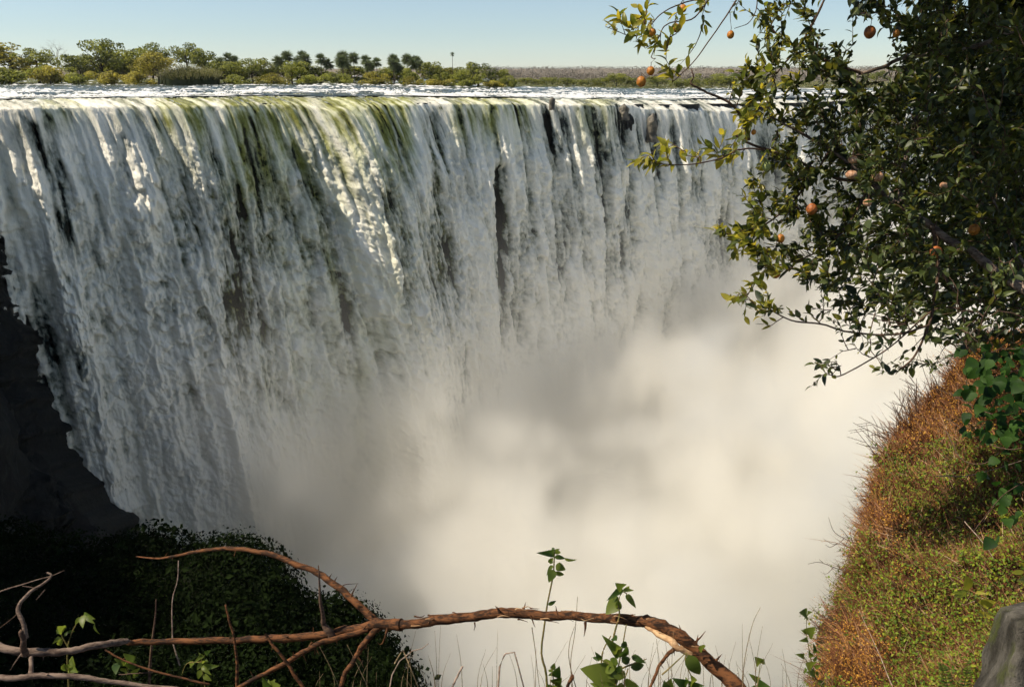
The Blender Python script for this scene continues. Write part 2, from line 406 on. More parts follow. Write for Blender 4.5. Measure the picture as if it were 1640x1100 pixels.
ix = gm('ROUND', gm('DIVIDE', sx.outputs[0], VX), 0); iy = gm('ROUND', gm('DIVIDE', sx.outputs[1], -VX), 0); iz_ = gm('ROUND', gm('DIVIDE', sx.outputs[2], VX), 0)
# index in whole steps per slice keeps float precision
idx = gm('ADD', ix, gm('MULTIPLY', nu, gm('ADD', iy, gm('MULTIPLY', nw, iz_))))
at = G('GeometryNodeInputNamedAttribute'); at.data_type = 'FLOAT'; at.inputs[0].default_value = 'dens'
si = G('GeometryNodeSampleIndex'); si.data_type = 'FLOAT'; si.domain = 'POINT'; si.clamp = True
L(gi.outputs[0], si.inputs['Geometry']); L(at.outputs[0], si.inputs['Value']); L(idx, si.inputs['Index'])
vc = G('GeometryNodeVolumeCube'); L(si.outputs[0], vc.inputs['Density'])
vc.inputs['Min'].default_value = (0, -(nw-1)*VX, 0); vc.inputs['Max'].default_value = ((nu-1)*VX, 0, (nz_-1)*VX)
vc.inputs['Resolution X'].default_value = nu; vc.inputs['Resolution Y'].default_value = nw; vc.inputs['Resolution Z'].default_value = nz_
sm = G('GeometryNodeSetMaterial'); sm.inputs['Material'].default_value = M_MIST
L(vc.outputs[0], sm.inputs[0]); L(sm.outputs[0], go.inputs[0])
mist = obj('mist', me, kind='stuff', label='white spray rising from the gorge below the waterfall', category='mist')
mist.location = (LU0[0]+u0_*TAN[0]+w0_*NRM[0], LU0[1]+u0_*TAN[1]+w0_*NRM[1], z0_)
mist.rotation_euler = (0, 0, math.atan2(TAN[1], TAN[0]))
md = mist.modifiers.new('spray', 'NODES'); md.node_group = gt
# ------------------------------------------------------------------ generic plant geometry
def leaf_quads(C, N, size, rng, fold=.35, asp=.6, up=None):
    """one bent leaf (two quads sharing a rib) at every centre C, facing N"""
    n = len(C); t = rng.normal(size=(n, 3)) if up is None else up+rng.normal(size=(n, 3))*.35
    N = N/np.linalg.norm(N, axis=1, keepdims=True); t -= (t*N).sum(1, keepdims=True)*N; t /= np.linalg.norm(t, axis=1, keepdims=True)
    s = np.cross(N, t); L_ = size[:, None]*.5; Wd = L_*asp
    a = C-t*L_; d = C+t*L_; l = C-s*Wd+N*Wd*fold; r = C+s*Wd+N*Wd*fold
    v = np.stack([a, r, d, l], 1).reshape(-1, 3); i = np.arange(n)[:, None]*4
    return v, np.concatenate([i+np.array([[0, 1, 2]]), i+np.array([[0, 2, 3]])])
def tube(pts, rad, seg=5):
    """tapering tube along a polyline"""
    pts = np.asarray(pts, float); rad = np.asarray(rad, float); n = len(pts)
    tg = np.gradient(pts, axis=0); tg /= np.linalg.norm(tg, axis=1, keepdims=True)+1e-9
    ref = np.array([0.31, .27, .91]); a = np.cross(tg, ref); a /= np.linalg.norm(a, axis=1, keepdims=True)+1e-9; b_ = np.cross(tg, a)
    th = np.arange(seg)*2*np.pi/seg
    v = pts[:, None]+rad[:, None, None]*(a[:, None]*np.cos(th)[None, :, None]+b_[:, None]*np.sin(th)[None, :, None])
    i = np.arange(n-1)[:, None]*seg; j = np.arange(seg)[None]; k = (j+1) % seg
    f = np.stack([i+j, i+k, i+seg+k, i+seg+j], -1).reshape(-1, 4)
    v = v.reshape(-1, 3); m = len(v)
    v = np.concatenate([v, pts[-1:]+tg[-1:]*rad[-1]]); top = (n-1)*seg
    cap = np.array([[top+q, top+(q+1) % seg, m, m] for q in range(seg)])
    return v, f, cap[:, :3]
class MB:
    def __init__(s): s.v = []; s.q = []; s.t = []; s.n = 0; s.a = []
    def add(s, v, q=None, t=None, tint=0.0):
        if q is not None and len(q): s.q.append(np.asarray(q)+s.n)
        if t is not None and len(t): s.t.append(np.asarray(t)+s.n)
        s.v.append(v); s.n += len(v); s.a.append(np.broadcast_to(np.asarray(tint, float), (len(v),)) if np.ndim(tint) == 0 else tint)
    def tube(s, pts, rad, seg=5, tint=0.0):
        v, q, t = tube(pts, rad, seg); s.add(v, q, t, tint)
    def mesh(s, name, mat=None, smooth=True):
        fs = []
        if s.q: fs.append(np.concatenate(s.q))
        if s.t: fs.append(np.concatenate(s.t))
        me = mesh(name, np.concatenate(s.v), fs, mat, smooth); attr(me, 'tint', np.concatenate(s.a)); return me
def curve_pts(pts, n):
    """Catmull-Rom through the points"""
    p = np.asarray(pts, float); p = np.concatenate([2*p[:1]-p[1:2], p, 2*p[-1:]-p[-2:-1]])
    out = []; m = len(p)-3
    for t in np.linspace(0, m-1e-6, n):
        i = int(t); f = t-i; a, b_, c_, d = p[i:i+4]
        out.append(.5*((2*b_)+(-a+c_)*f+(2*a-5*b_+4*c_-d)*f*f+(-a+3*b_-3*c_+d)*f**3))
    return np.array(out)

def leaf_mat(name, dark, light, trans=.3, rough=.5, rnd=.0, tr_col=None, spec=.3):
    b = NB(name); t = b.att('tint'); oi = b.n('ObjectInfo').outputs['Random']
    c_ = b.mixc(b.math('ADD', t, b.mul(b.sub(oi, .5), rnd), clamp=True), rgb(*dark), rgb(*light))
    p_ = b.bsdf(c_, rough, spec)
    if trans <= 0: return b.surf(p_)
    tl = b.n('BsdfTranslucent', Color=(b.mixc(t, rgb(*[min(1, x*1.5) for x in dark]), rgb(*(tr_col or [min(1, x*1.8) for x in light])))))
    return b.surf(b.n('MixShader', i0=trans, i1=p_, i2=tl.outputs[0]).outputs[0])
def bark_mat(name, a, c_, scale=8, strength=.5, dist=.02, st=(1, 1, .4)):
    b = NB(name); c = b.coord(); n = b.noise(b.mapping(c, st), scale, 5, .65); n = b.add(b.mul(n, .6), b.mul(b.noise(b.mapping(c, st), scale*3.1, 3, .7), .4))
    return b.surf(b.bsdf(b.mixc(b.ss(n, .40, .60), rgb(*a), rgb(*c_)), .85, .2, b.bump(n, strength, dist)))
M_ISL = leaf_mat('island_foliage', (.035, .055, .014), (.33, .34, .060), .38, .6, .5)
M_ISLY = leaf_mat('yellow_island_foliage', (.06, .065, .012), (.46, .40, .07), .35, .6, .3)
M_REED = leaf_mat('reed_foliage', (.04, .055, .018), (.27, .25, .10), .2, .7, .3)
M_PALM = leaf_mat('palm_foliage', (.05, .07, .035), (.20, .24, .11), .3, .5, .3)
M_TRUNK = bark_mat('island_bark', (.05, .04, .03), (.14, .12, .09), 1.5, .3, .1)

# ------------------------------------------------------------------ black buttress at the left end of the fall, near slope
def buttress():
    sil = [(-260, 150, 122), (-140, 240, 120), (-60, 300, 116), (-10, 350, 114), (4, 420, 112), (24, 520, 110), (42, 610, 108), (70, 700, 106), (112, 790, 103), (165, 866, 100), (215, 935, 98), (290, 1015, 96)]
    q = np.array([list(PY(a, b_, c_)) for a, b_, c_ in sil])
    Q = curve_pts(q, 240); Q[:, 0] += 1.3*fbm(Q[:, 2]/4, Q[:, 2]*0, 4, 309)+.6; Q[:, 1] += .8*fbm(Q[:, 2]/3, Q[:, 2]*0+.5, 3, 311); s = np.linspace(0, 1, 200)
    s_ = s**1.2*88
    dirv = np.array([-.34, -1.0, -.22])
    g = Q[None]+s_[:, None, None]*dirv
    g[..., 2] -= 8*(s[:, None]**2)
    # step the rock into ledges
    a = g[..., 2]; lat = g[..., 1]
    n_ = fbm(lat/9, a/7, 5, 301)
    g[..., 0] += (4.2*n_+3.0*np.abs(fbm(lat/4, a/2.6, 5, 305)))*np.clip(s_/4, .45, 1)[:, None]-1.2
    g[..., 2] += (2.6*fbm(lat/5, g[..., 0]/5, 4, 307))*np.clip(s_/4, .1, 1)[:, None]
    back = Q-np.array([2, -14, 6.0]); g = np.concatenate([back[None], g])
    return mesh('buttress', g.reshape(-1, 3), grid_faces(g.shape[0], g.shape[1]))
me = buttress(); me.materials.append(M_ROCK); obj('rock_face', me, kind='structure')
rng = np.random.default_rng(5)
def near_slope():
    rim = [(-300, 760, 62), (-80, 815, 60), (60, 872, 58), (180, 888, 56), (230, 868, 55), (300, 886, 54), (385, 892, 52), (425, 930, 51), (465, 985, 50), (530, 992, 50), (570, 1015, 49), (595, 1045, 48), (615, 1085, 47), (632, 1140, 46), (670, 1240, 45)]
    q = np.array([list(P(a, b_, c_)) for a, b_, c_ in rim]); Q = curve_pts(q, 150)
    rows = [Q+np.array([0, 2.5, -30.0]), Q+np.array([0, 1.0, -8.0]), Q]
    for s in np.linspace(0, 1, 70)[1:]:
        px, py = proj(Q); D = (Q[:, 1]*cp-Q[:, 2]*sp)
        py2 = py+(1350-py)*s; D2 = D*(1-s)+24*s
        rows.append(raynp(px+0*s, py2)*D2[:, None])
    g = np.stack(rows)
    n_ = 1.6*fbm(g[..., 0]/7, g[..., 1]/7, 4, 321)
    g[3:, :, 2] += n_[3:]*.5
    return g
g = near_slope()
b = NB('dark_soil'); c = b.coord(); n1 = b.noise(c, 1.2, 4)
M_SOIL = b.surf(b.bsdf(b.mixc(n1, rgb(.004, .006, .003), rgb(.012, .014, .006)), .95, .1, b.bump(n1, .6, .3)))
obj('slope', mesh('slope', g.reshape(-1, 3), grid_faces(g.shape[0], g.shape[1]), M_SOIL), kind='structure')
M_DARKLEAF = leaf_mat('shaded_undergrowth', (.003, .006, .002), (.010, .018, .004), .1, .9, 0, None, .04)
def undergrowth():
    G_ = g[2:]; m = MB()
    for k in range(2300):                                     # rounded shrubs, as leaf shells
        edge = k < 260
        i = 0 if edge else int(rng.uniform(0, 62)); j = int(rng.uniform(0, G_.shape[1]-1))
        c_ = G_[i, j]; r = rng.uniform(.35, 1.9)**1.2 if edge else rng.uniform(.5, 2.4)
        n = int(30*r*r+16); big_ = rng.choice([.55, .8, 1.0, 1.6], p=[.3, .3, .25, .15]); n = int(n/big_**1.4); d = rng.normal(size=(n, 3)); d /= np.linalg.norm(d, axis=1, keepdims=True)
        d[:, 2] = np.abs(d[:, 2])*.8-.1; rad = r*(1+.25*rng.normal(size=n)*.6)
        C = c_+d*rad[:, None]*np.array([1, 1, .75])
        v, t = leaf_quads(C, d+rng.normal(size=(n, 3))*.5, rng.uniform(.16, .42, n)*big_, rng)
        m.add(v, t=t, tint=np.repeat(np.clip(rng.normal(rng.uniform(0, 1), .15, n), 0, 1), 4))
    return m.mesh('undergrowth', M_DARKLEAF, False)
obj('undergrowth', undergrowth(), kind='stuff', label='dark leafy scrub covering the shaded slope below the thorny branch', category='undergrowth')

# ------------------------------------------------------------------ land beyond the river
def land():
    px = np.linspace(-1500, 3200, 180); Yr = np.concatenate([np.linspace(0, 1, 30)*120, 120+np.linspace(0, 1, 60)[1:]**2*7000])
    k = (px-820)/1310
    Y0 = np.interp(px, [-1500, 0, 400, 800, 830, 900, 1200, 3200], [258, 262, 268, 272, 300, 330, 345, 345])
    Y = Y0[None]+Yr[:, None]; X = k[None]*Y
    zr = -3.6-2.6*sstep(-60, 70, k*Y0)[None]
    z = zr+np.minimum(Yr[:, None], 8)/8*.9-.7+.3*fbm(X/20, Y/20, 3, 401)
    # low wooded ridge on the skyline
    hill = 15*np.exp(-((Y-1900)/600)**2)*(1+.18*fbm(X/500, Y*0, 3, 405))+3*fbm(X/300, Y/300, 3, 409)*sstep(600, 1200, Y)
    z = z+hill*(.85+.25*np.tanh(k*2)[None])
    z[0] -= 3
    return mesh('land', np.stack([X, Y, z], -1), grid_faces(*X.shape))
b = NB('dry_bushland'); c = b.coord()
n1 = b.noise(b.mapping(c, (.05, .02, .2)), 1.0, 6, .7); n2 = b.noise(b.mapping(c, (.3, .06, 1)), 1.0, 4, .7)
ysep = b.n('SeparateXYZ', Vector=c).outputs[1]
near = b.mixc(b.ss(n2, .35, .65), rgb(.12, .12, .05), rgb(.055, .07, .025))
far = b.mixc(b.ss(n1, .35, .65), rgb(.15, .13, .105), rgb(.24, .205, .165))  # dry brown hills, their colour lightened to stand for distance haze
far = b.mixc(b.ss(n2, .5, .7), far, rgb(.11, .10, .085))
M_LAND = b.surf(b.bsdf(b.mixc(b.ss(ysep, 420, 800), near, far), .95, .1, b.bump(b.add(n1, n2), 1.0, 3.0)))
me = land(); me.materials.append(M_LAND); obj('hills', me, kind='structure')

# ------------------------------------------------------------------ island trees
def crown_mesh(seed, kind):
    rg = np.random.default_rng(seed); m = MB()
    if kind == 'broad':
        lob = []
        for i in range(24):
            a = rg.uniform(0, 6.28); rr = rg.uniform(.05, .40)**.9; zz = rg.uniform(.20, .86)
            lob.append((math.cos(a)*rr, math.sin(a)*rr, zz, rg.uniform(.10, .21)*(1.15-.5*abs(zz-.6))))
        n = 2600; sz = (.04, .075)
    elif kind == 'flat':
        lob = []
        for i in range(20):
            a = rg.uniform(0, 6.28); rr = rg.uniform(.1, .45); zz = .66+.26*(1-rr*1.6)+rg.uniform(-.30, .06)
            lob.append((math.cos(a)*rr, math.sin(a)*rr, zz, rg.uniform(.07, .14)))
        n = 1900; sz = (.03, .06)
    elif kind == 'bush':
        lob = []
        for i in range(16):
            a = rg.uniform(0, 6.28); rr = rg.uniform(.0, .75); zz = rg.uniform(.12, .72)*(1.1-.6*rr)
            lob.append((math.cos(a)*rr, math.sin(a)*rr, zz, rg.uniform(.16, .30)))
        n = 1800; sz = (.07, .13)
    elif kind == 'reed':
        n = 1500; a = rg.uniform(0, 6.28, n); rr = np.sqrt(rg.uniform(0, 1, n))*.85
        base = np.stack([np.cos(a)*rr, np.sin(a)*rr, 0*a], -1); H = (1-.55*rr**2)*rg.uniform(.6, 1, n)
        tip = base*1.15; tip[:, 2] = H; mid = base*1.03; mid[:, 2] = H*.6
        s = np.stack([-np.sin(a), np.cos(a), 0*a], -1)*.016
        v = np.stack([mid-s, mid+s, tip], 1).reshape(-1, 3); i = np.arange(n)[:, None]*3+np.array([[0, 1, 2]])
        m.add(v, t=i, tint=np.repeat(rg.uniform(.1, .7, n), 3))
        v = np.stack([base-s*2, base+s*2, mid+s, mid-s], 1).reshape(-1, 3); m.add(v, q=np.arange(n)[:, None]*4+np.array([[0, 1, 2, 3]]), tint=.1)
        m.add(*(lambda L_: (L_[0],))(leaf_quads(tip, rg.normal(size=(n, 3)), rg.uniform(.03, .07, n), rg)), t=leaf_quads(tip, rg.normal(size=(n, 3)), rg.uniform(.03, .07, n), rg)[1], tint=np.repeat(rg.uniform(.5, 1, n), 4))
        return m.mesh('crown', M_REED, False)
    tot = sum(l[3]**2 for l in lob)
    for (x_, y_, z_, r_) in lob:
        k = int(n*r_*r_/tot); d = rg.normal(size=(k, 3)); d /= np.linalg.norm(d, axis=1, keepdims=True)
        C = np.array([x_, y_, z_])+d*(r_*rg.uniform(.55, 1.12, k)**.7)[:, None]*np.array([1, 1, .72])
        v, t = leaf_quads(C, d+rg.normal(size=(k, 3))*.6, rg.uniform(*sz, k), rg)
        m.add(v, t=t, tint=np.repeat(np.clip(rg.normal(rg.uniform(.2, .7), .18, k), 0, 1), 4))
    return m.mesh('crown', M_ISL, False)
def trunk_mesh(seed, kind):
    rg = np.random.default_rng(seed); m = MB()
    top = .55 if kind == 'broad' else .7
    if kind == 'bush': top = .3
    p0 = np.array([[0, 0, -.04], [.01, 0, .15], [.02, .01, .3], [.0, .02, top]]); m.tube(curve_pts(p0, 7), np.linspace(.032, .014, 7), 6)
    for i in range(7):
        a = rg.uniform(0, 6.28); h0 = rg.uniform(.2, top*.9); r1 = rg.uniform(.2, .4)
        q = [[.01, .01, h0], [math.cos(a)*r1*.5, math.sin(a)*r1*.5, h0+.12], [math.cos(a)*r1, math.sin(a)*r1, min(.88, h0+rg.uniform(.25, .4))]]
        m.tube(curve_pts(q, 5), np.linspace(.014, .004, 5), 4)
    return m.mesh('trunk', M_TRUNK)
CROWN = {k: [crown_mesh(50+i+7*j, k) for i in range(n)] for j, (k, n) in enumerate([('broad', 4), ('flat', 3), ('bush', 4), ('reed', 1)])}
TRUNK = {k: [trunk_mesh(90+i, k) for i in range(2)] for k in ('broad', 'flat', 'bush')}
CROWN_Y = {}
for k in ('broad', 'bush'):
    CROWN_Y[k] = []
    for me in CROWN[k]:
        c_ = me.copy(); c_.materials.clear(); c_.materials.append(M_ISLY); CROWN_Y[k].append(c_)
def palm_meshes(seed, tall):
    rg = np.random.default_rng(seed); m = MB(); tr = MB()
    heads = [(0.0, 0.0, 1.0)] if tall else [(0, 0, 1.0), (.30, .05, .84), (-.28, .02, .90), (.1, .2, .7)][:rg.integers(2, 5)]
    if tall: heads = heads[:1]
    for (hx, hy, hz) in heads:
        r = .085 if tall else .27
        q = [[hx*.1, 0, -.03], [hx*.5, hy*.5, hz*.5], [hx, hy, hz-r*.7]]
        tr.tube(curve_pts(q, 6), np.linspace(.016 if not tall else .010, .011 if not tall else .007, 6), 5)
        for i in range(60 if not tall else 40):                        # fan leaves with drooping segments
            th = rg.uniform(0, 6.28); ph = rg.uniform(-1.1, 1.5)
            d = np.array([math.cos(th)*math.cos(ph), math.sin(th)*math.cos(ph), math.sin(ph)])
            s = np.cross(d, [0, 0, 1.0]); s /= np.linalg.norm(s)+1e-6; c0 = np.array([hx, hy, hz-r*.5])
            a0 = c0+d*r*.25; 
            for kk in range(7):
                an = (kk-3)*.28; dd_ = d*math.cos(an)+s*math.sin(an); tip = a0+dd_*r*rg.uniform(.6, .85)-np.array([0, 0, r*.10]); w_ = (s*.06+np.array([0, 0, .05]))*r
                m.add(np.array([a0-w_, a0+w_, tip]), t=[[0, 1, 2]], tint=rg.uniform(.2, .9))
    return m.mesh('crown', M_PALM, False), tr.mesh('trunk', M_TRUNK)
PALMS = [palm_meshes(700+i, False) for i in range(4)]; TALLPALM = palm_meshes(720, True)
def dead_mesh():
    rg = np.random.default_rng(3); m = MB()
    def br(p, d, l, r, lev):
        q = [p, p+d*l*.5+rg.normal(size=3)*l*.05, p+d*l]; m.tube(curve_pts(q, 4), np.linspace(r, r*.5, 4), 4)
        if lev:
            for i in range(3):
                d2 = d+rg.normal(size=3)*.55; d2[2] = abs(d2[2])*.7+.15; d2 /= np.linalg.norm(d2)
                br(q[rg.integers(1, 3)], d2, l*.62, r*.5, lev-1)
    br(np.array([0, 0, -.02]), np.array([.05, 0, 1.0]), .5, .02, 4); return m.mesh('trunk', bark_mat('dead_bark', (.2, .19, .17), (.38, .36, .33), 2, .3, .1))
DEAD = dead_mesh()
def ground_z(px, Y): return -3.6-2.6*float(sstep(-60, 70, (px-820)/1310*Y))+.05
def tree(px, top, wpx, Y, kind, label, group=None, yellow=False, name=None, cat=None, sd=0):
    X = (px-820)/1310*Y; z = ground_z(px, Y); H = PY(px, top, Y).z-z; Wm = wpx/1310*Y
    nm = name or {'broad': 'broadleaf_tree', 'flat': 'acacia_tree', 'bush': 'bush', 'reed': 'reed_clump', 'palm': 'palm_tree', 'tall': 'palm_tree', 'dead': 'dead_tree'}[kind]
    t = bpy.data.objects.new(nm, None); col.objects.link(t); t.location = (X, Y, z); t.rotation_euler = (0, 0, (px*1.7+sd) % 6.28)
    t['label'] = label; t['category'] = cat or {'bush': 'bush', 'reed': 'reeds', 'palm': 'palm tree', 'tall': 'palm tree'}.get(kind, 'tree')
    if group: t['group'] = group
    i = int(px*7+sd)
    if kind in ('broad', 'flat', 'bush', 'reed'):
        cr = (CROWN_Y if yellow and kind != 'flat' else CROWN)[kind]; cm = cr[i % len(cr)]
        nat = {'broad': .86, 'flat': .95, 'bush': 1.75, 'reed': 1.9}[kind]
        c_ = obj('crown', cm, t); c_.scale = (Wm/nat, Wm/nat, H)
        if kind in TRUNK: k_ = obj('trunk', TRUNK[kind][i % 2], t); k_.scale = (Wm/nat, Wm/nat, H)
    elif kind in ('palm', 'tall'):
        a, b_ = PALMS[i % 4] if kind == 'palm' else TALLPALM
        c_ = obj('crown', a, t); k_ = obj('trunk', b_, t); c_.scale = k_.scale = (H, H, H)
    else:
        k_ = obj('trunk', DEAD, t); k_.scale = (H, H, H)
    return t
GI, GF, GP, GS = 'trees on the wooded island', 'trees along the far right bank', 'palms on the island', 'shrubs along the island shore'
T = [
 # px, top, width, Y, kind, label, yellow
 (-70, 60, 130, 285, 'broad', 'broad tree crowding the extreme left edge of the island', 0),
 (25, 64, 105, 290, 'broad', 'wide yellow-green tree at the left edge of the island', 1),
 (68, 76, 70, 296, 'flat', 'dark airy tree just left of the bare dead tree', 0),
 (104, 67, 60, 300, 'dead', 'bare dead tree with pale branches against the sky', 0),
 (135, 86, 60, 292, 'broad', 'low dark tree just right of the bare dead tree', 0),
 (172, 60, 66, 288, 'broad', 'tallest round tree on the island, pointed dark crown', 0),
 (205, 76, 60, 300, 'broad', 'dark round tree right of the tallest island tree', 0),
 (250, 66, 62, 298, 'flat', 'flat topped tree in the middle of the left woods', 0),
 (258, 80, 62, 285, 'broad', 'olive round tree in front of the flat topped tree', 1),
 (305, 66, 64, 300, 'flat', 'open crowned tree above the big pale reed clump', 0),
 (338, 76, 52, 290, 'broad', 'dark round tree at the right shoulder of the left woods', 0),
 (372, 88, 22, 292, 'palm', 'small palm right of the left woods', 0),
 (362, 96, 55, 283, 'broad', 'dark low tree behind the right end of the big reed clump', 0),
 (408, 91, 46, 288, 'broad', 'round dark tree standing alone between two small palms', 0),
 (437, 97, 38, 292, 'broad', 'small dark tree right of the round lone tree', 0),
 (466, 84, 34, 290, 'palm', 'leftmost clump of palms in the middle palm row', 0),
 (470, 96, 46, 284, 'broad', 'green tree under the leftmost palm clump', 0),
 (490, 85, 30, 296, 'palm', 'palm rising behind the green tree under the palm clump', 0),
 (518, 89, 34, 288, 'palm', 'bushy palm with a gap of sky on both sides', 0),
 (553, 84, 34, 288, 'palm', 'twin headed palm standing highest in the middle row', 0),
 (570, 87, 30, 294, 'palm', 'palm pressed against the highest twin palm', 0),
 (589, 91, 26, 288, 'palm', 'slim palm between the twin palm and the smallest palm', 0),
 (606, 95, 20, 292, 'palm', 'smallest palm of the middle row', 0),
 (632, 90, 30, 288, 'palm', 'palm left of the wide dark palm clump', 0),
 (654, 89, 32, 290, 'palm', 'wide dark palm clump left of the grey-green tree', 0),
 (668, 92, 26, 296, 'palm', 'rightmost palm of the middle palm row', 0),
 (692, 97, 44, 290, 'broad', 'grey-green tree left of the lone tall palm', 0),
 (655, 107, 46, 282, 'bush', 'round green bush below the wide dark palm clump', 0),
 (726, 85, 10, 292, 'tall', 'lone tall palm with a thin trunk and tiny crown', 0),
 (712, 112, 40, 284, 'bush', 'low bush at the foot of the lone tall palm', 0),
 (766, 97, 50, 288, 'broad', 'spreading green tree right of the lone tall palm', 0),
 (752, 108, 46, 280, 'broad', 'lower round tree overlapping the spreading green tree', 0),
 (800, 109, 42, 286, 'broad', 'last tree at the right tip of the island', 0),
 (818, 118, 30, 282, 'bush', 'bush at the right tip of the island', 0),
 (480, 100, 60, 298, 'broad', 'shadowy tree filling in behind the leftmost palm clump', 0),
 (515, 104, 60, 300, 'broad', 'low dark tree behind the bushy palm', 0),
 (560, 103, 70, 302, 'broad', 'dark canopy behind the highest twin palm', 0),
 (610, 105, 60, 300, 'broad', 'dark canopy behind the smallest palm', 0),
 (646, 103, 56, 302, 'broad', 'dark canopy behind the wide dark palm clump', 0),
 (706, 108, 50, 300, 'broad', 'low tree filling the gap before the lone tall palm', 1),
 (738, 106, 50, 301, 'broad', 'dark round tree just behind the lone tall palm', 0),
 (395, 102, 70, 300, 'broad', 'low dark tree filling the gap right of the left woods', 0),
 (215, 88, 80, 303, 'broad', 'shadowy tree behind the dark round tree of the left woods', 0),
 (20, 95, 120, 272, 'bush', 'large olive bush at the left end of the island shore', 0),
 (85, 92, 70, 276, 'bush', 'bright yellow-green bush below the bare dead tree', 1),
 (130, 108, 56, 271, 'bush', 'round dark bush on the shore below the low dark tree', 0),
 (175, 104, 62, 271, 'bush', 'pale olive bush below the tallest island tree', 1),
 (222, 110, 58, 272, 'bush', 'yellowish bush between the pale olive bush and the reeds', 1),
 (308, 102, 100, 270, 'reed', 'big pale dome shaped reed clump on the island shore', 0),
 (380, 116, 56, 272, 'bush', 'low dark bush right of the big reed clump', 0),
 (440, 115, 60, 273, 'bush', 'light green bush on the shore under the small dark tree', 1),
 (500, 113, 50, 274, 'bush', 'low green bush below the second palm clump', 0),
 (545, 110, 62, 274, 'bush', 'wide olive bush below the highest twin palm', 0),
 (600, 111, 56, 275, 'bush', 'rounded bush below the smallest palm', 1),
 (660, 120, 40, 274, 'bush', 'tiny shore bush under the round green bush', 1),
 (700, 122, 60, 275, 'bush', 'low spreading shore bush left of the lone palm foot', 1),
 (745, 121, 50, 276, 'bush', 'low shore bush below the spreading green tree', 0),
 (790, 124, 44, 277, 'bush', 'small yellowish bush on the island tip shore', 1),
]
for i, (px, tp, w_, Y, kd, lab, yl) in enumerate(T):
    tree(px, tp, w_, Y-8, kd, lab, GP if kd in ('palm', 'tall') else (GS if kd in ('bush', 'reed') else GI), bool(yl), sd=i)
FT = [(842, 124, 28, 'first'), (862, 127, 24, 'second'), (884, 123, 30, 'third'), (908, 124, 32, 'fourth'), (930, 127, 22, 'fifth'), (956, 123, 30, 'sixth')]
for i, (px, tp, w_, o_) in enumerate(FT):
    tree(px, tp, w_, 352+4*(i % 3), 'broad', o_+' small tree right of the island tip on the far bank', GF, sd=i*3)
FT = [(986, 116, 40, 'broad', 'large grey-green tree on the far bank left of the hanging fruit'), (1012, 124, 26, 'broad', 'low tree behind the two hanging fruits on the far bank'),
      (1052, 121, 36, 'broad', 'rounded tree just right of the two hanging fruits on the far bank'), (1084, 124, 30, 'broad', 'dark low tree below the dangling bare twig on the far bank'),
      (1108, 125, 26, 'broad', 'small tree directly behind the broken dark twig tip'), (1138, 115, 48, 'broad', 'biggest tree on the far bank, close to the fruit tree leaves'),
      (1168, 121, 34, 'broad', 'tree partly hidden behind the first fruit tree leaves'), (1215, 120, 36, 'broad', 'far bank tree glimpsed through the middle of the fruit tree'),
      (1400, 112, 40, 'flat', 'far tree showing in the sky gap above the pale branch')]
for i, (px, tp, w_, kd, lab) in enumerate(FT):
    tree(px, tp, w_, 356+5*(i % 3), kd, lab, GF, sd=i*5)
def scrub(Y0, Y1, px0, px1, n, h, s):
    m = MB(); px = rng.uniform(px0, px1, n); Y = rng.uniform(0, 1, n)**1.6*(Y1-Y0)+Y0; X = (px-820)/1310*Y
    k = 6
    C = np.repeat(np.stack([X, Y, X*0], -1), k, 0); N_ = rng.normal(size=(n*k, 3)); hh = np.repeat(rng.uniform(.4, 1, n)*h*(1+Y/900), k)
    C += rng.normal(size=C.shape)*hh[:, None]*np.array([.45, .45, 0])
    hill = 15*np.exp(-((C[:, 1]-1900)/600)**2)
    zz = -3.6-2.6*sstep(-60, 70, C[:, 0]/C[:, 1]*300)+hill*(.85+.25*np.tanh(C[:, 0]/C[:, 1]*2)); C[:, 2] = zz+rng.uniform(0, 1, n*k)*hh
    v, t = leaf_quads(C, N_, hh*rng.uniform(.4, .9, n*k)*s, rng)
    m.add(v, t=t, tint=np.repeat(rng.uniform(.25, .75, n*k), 4)); return m.mesh('scrub', None, False)
me = scrub(345, 520, 800, 1700, 2200, 1.8, .5); me.materials.append(M_REED)
obj('scrub', me, kind='stuff', label='dry waterside scrub along the far right bank', category='scrub')
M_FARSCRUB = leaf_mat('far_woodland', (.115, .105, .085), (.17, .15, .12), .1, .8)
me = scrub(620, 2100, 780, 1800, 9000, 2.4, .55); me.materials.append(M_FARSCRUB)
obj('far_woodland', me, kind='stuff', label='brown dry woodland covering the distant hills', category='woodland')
# ------------------------------------------------------------------ unseen gorge wall and wood on the left, added to shade the slope
def shade_wall():
    y = np.linspace(8, 104, 70); z = np.linspace(-92, -2, 50)
    Yg, Zg = np.meshgrid(y, z)
    X = -43.5-.34*(Yg-30)-.12*(Zg+90)+3.0*fbm(Yg/12, Zg/9, 4, 501)
    return np.stack([X, Yg, Zg], -1)
g = shade_wall()
topw = g[-1:].copy(); t2 = topw.copy(); t2[..., 0] -= 60; g2 = np.concatenate([g, topw+np.array([-4, 0, .8]), t2])
obj('shade_cliff', mesh('shade_cliff', g2.reshape(-1, 3), grid_faces(g2.shape[0], g2.shape[1]), M_ROCK), kind='structure')
m = MB()
for i in range(300):  # unseen tall trees, added to throw shade on the near slope
    y_ = rng.uniform(10, 100); base = np.array([-46-.34*(y_-30)-10.8-rng.uniform(0, 14), y_, -2]); h = rng.uniform(15, 23); n = 200
    d = rng.normal(size=(n, 3)); d /= np.linalg.norm(d, axis=1, keepdims=True)
    C = base+np.array([0, 0, h*.55])+d*np.array([3.6, 3.6, h*.42])*rng.uniform(.7, 1.1, (n, 1))
    v, t = leaf_quads(C, d+.5*rng.normal(size=(n, 3)), rng.uniform(.9, 1.6, n), rng); m.add(v, t=t, tint=np.repeat(rng.uniform(0, 1, n), 4))
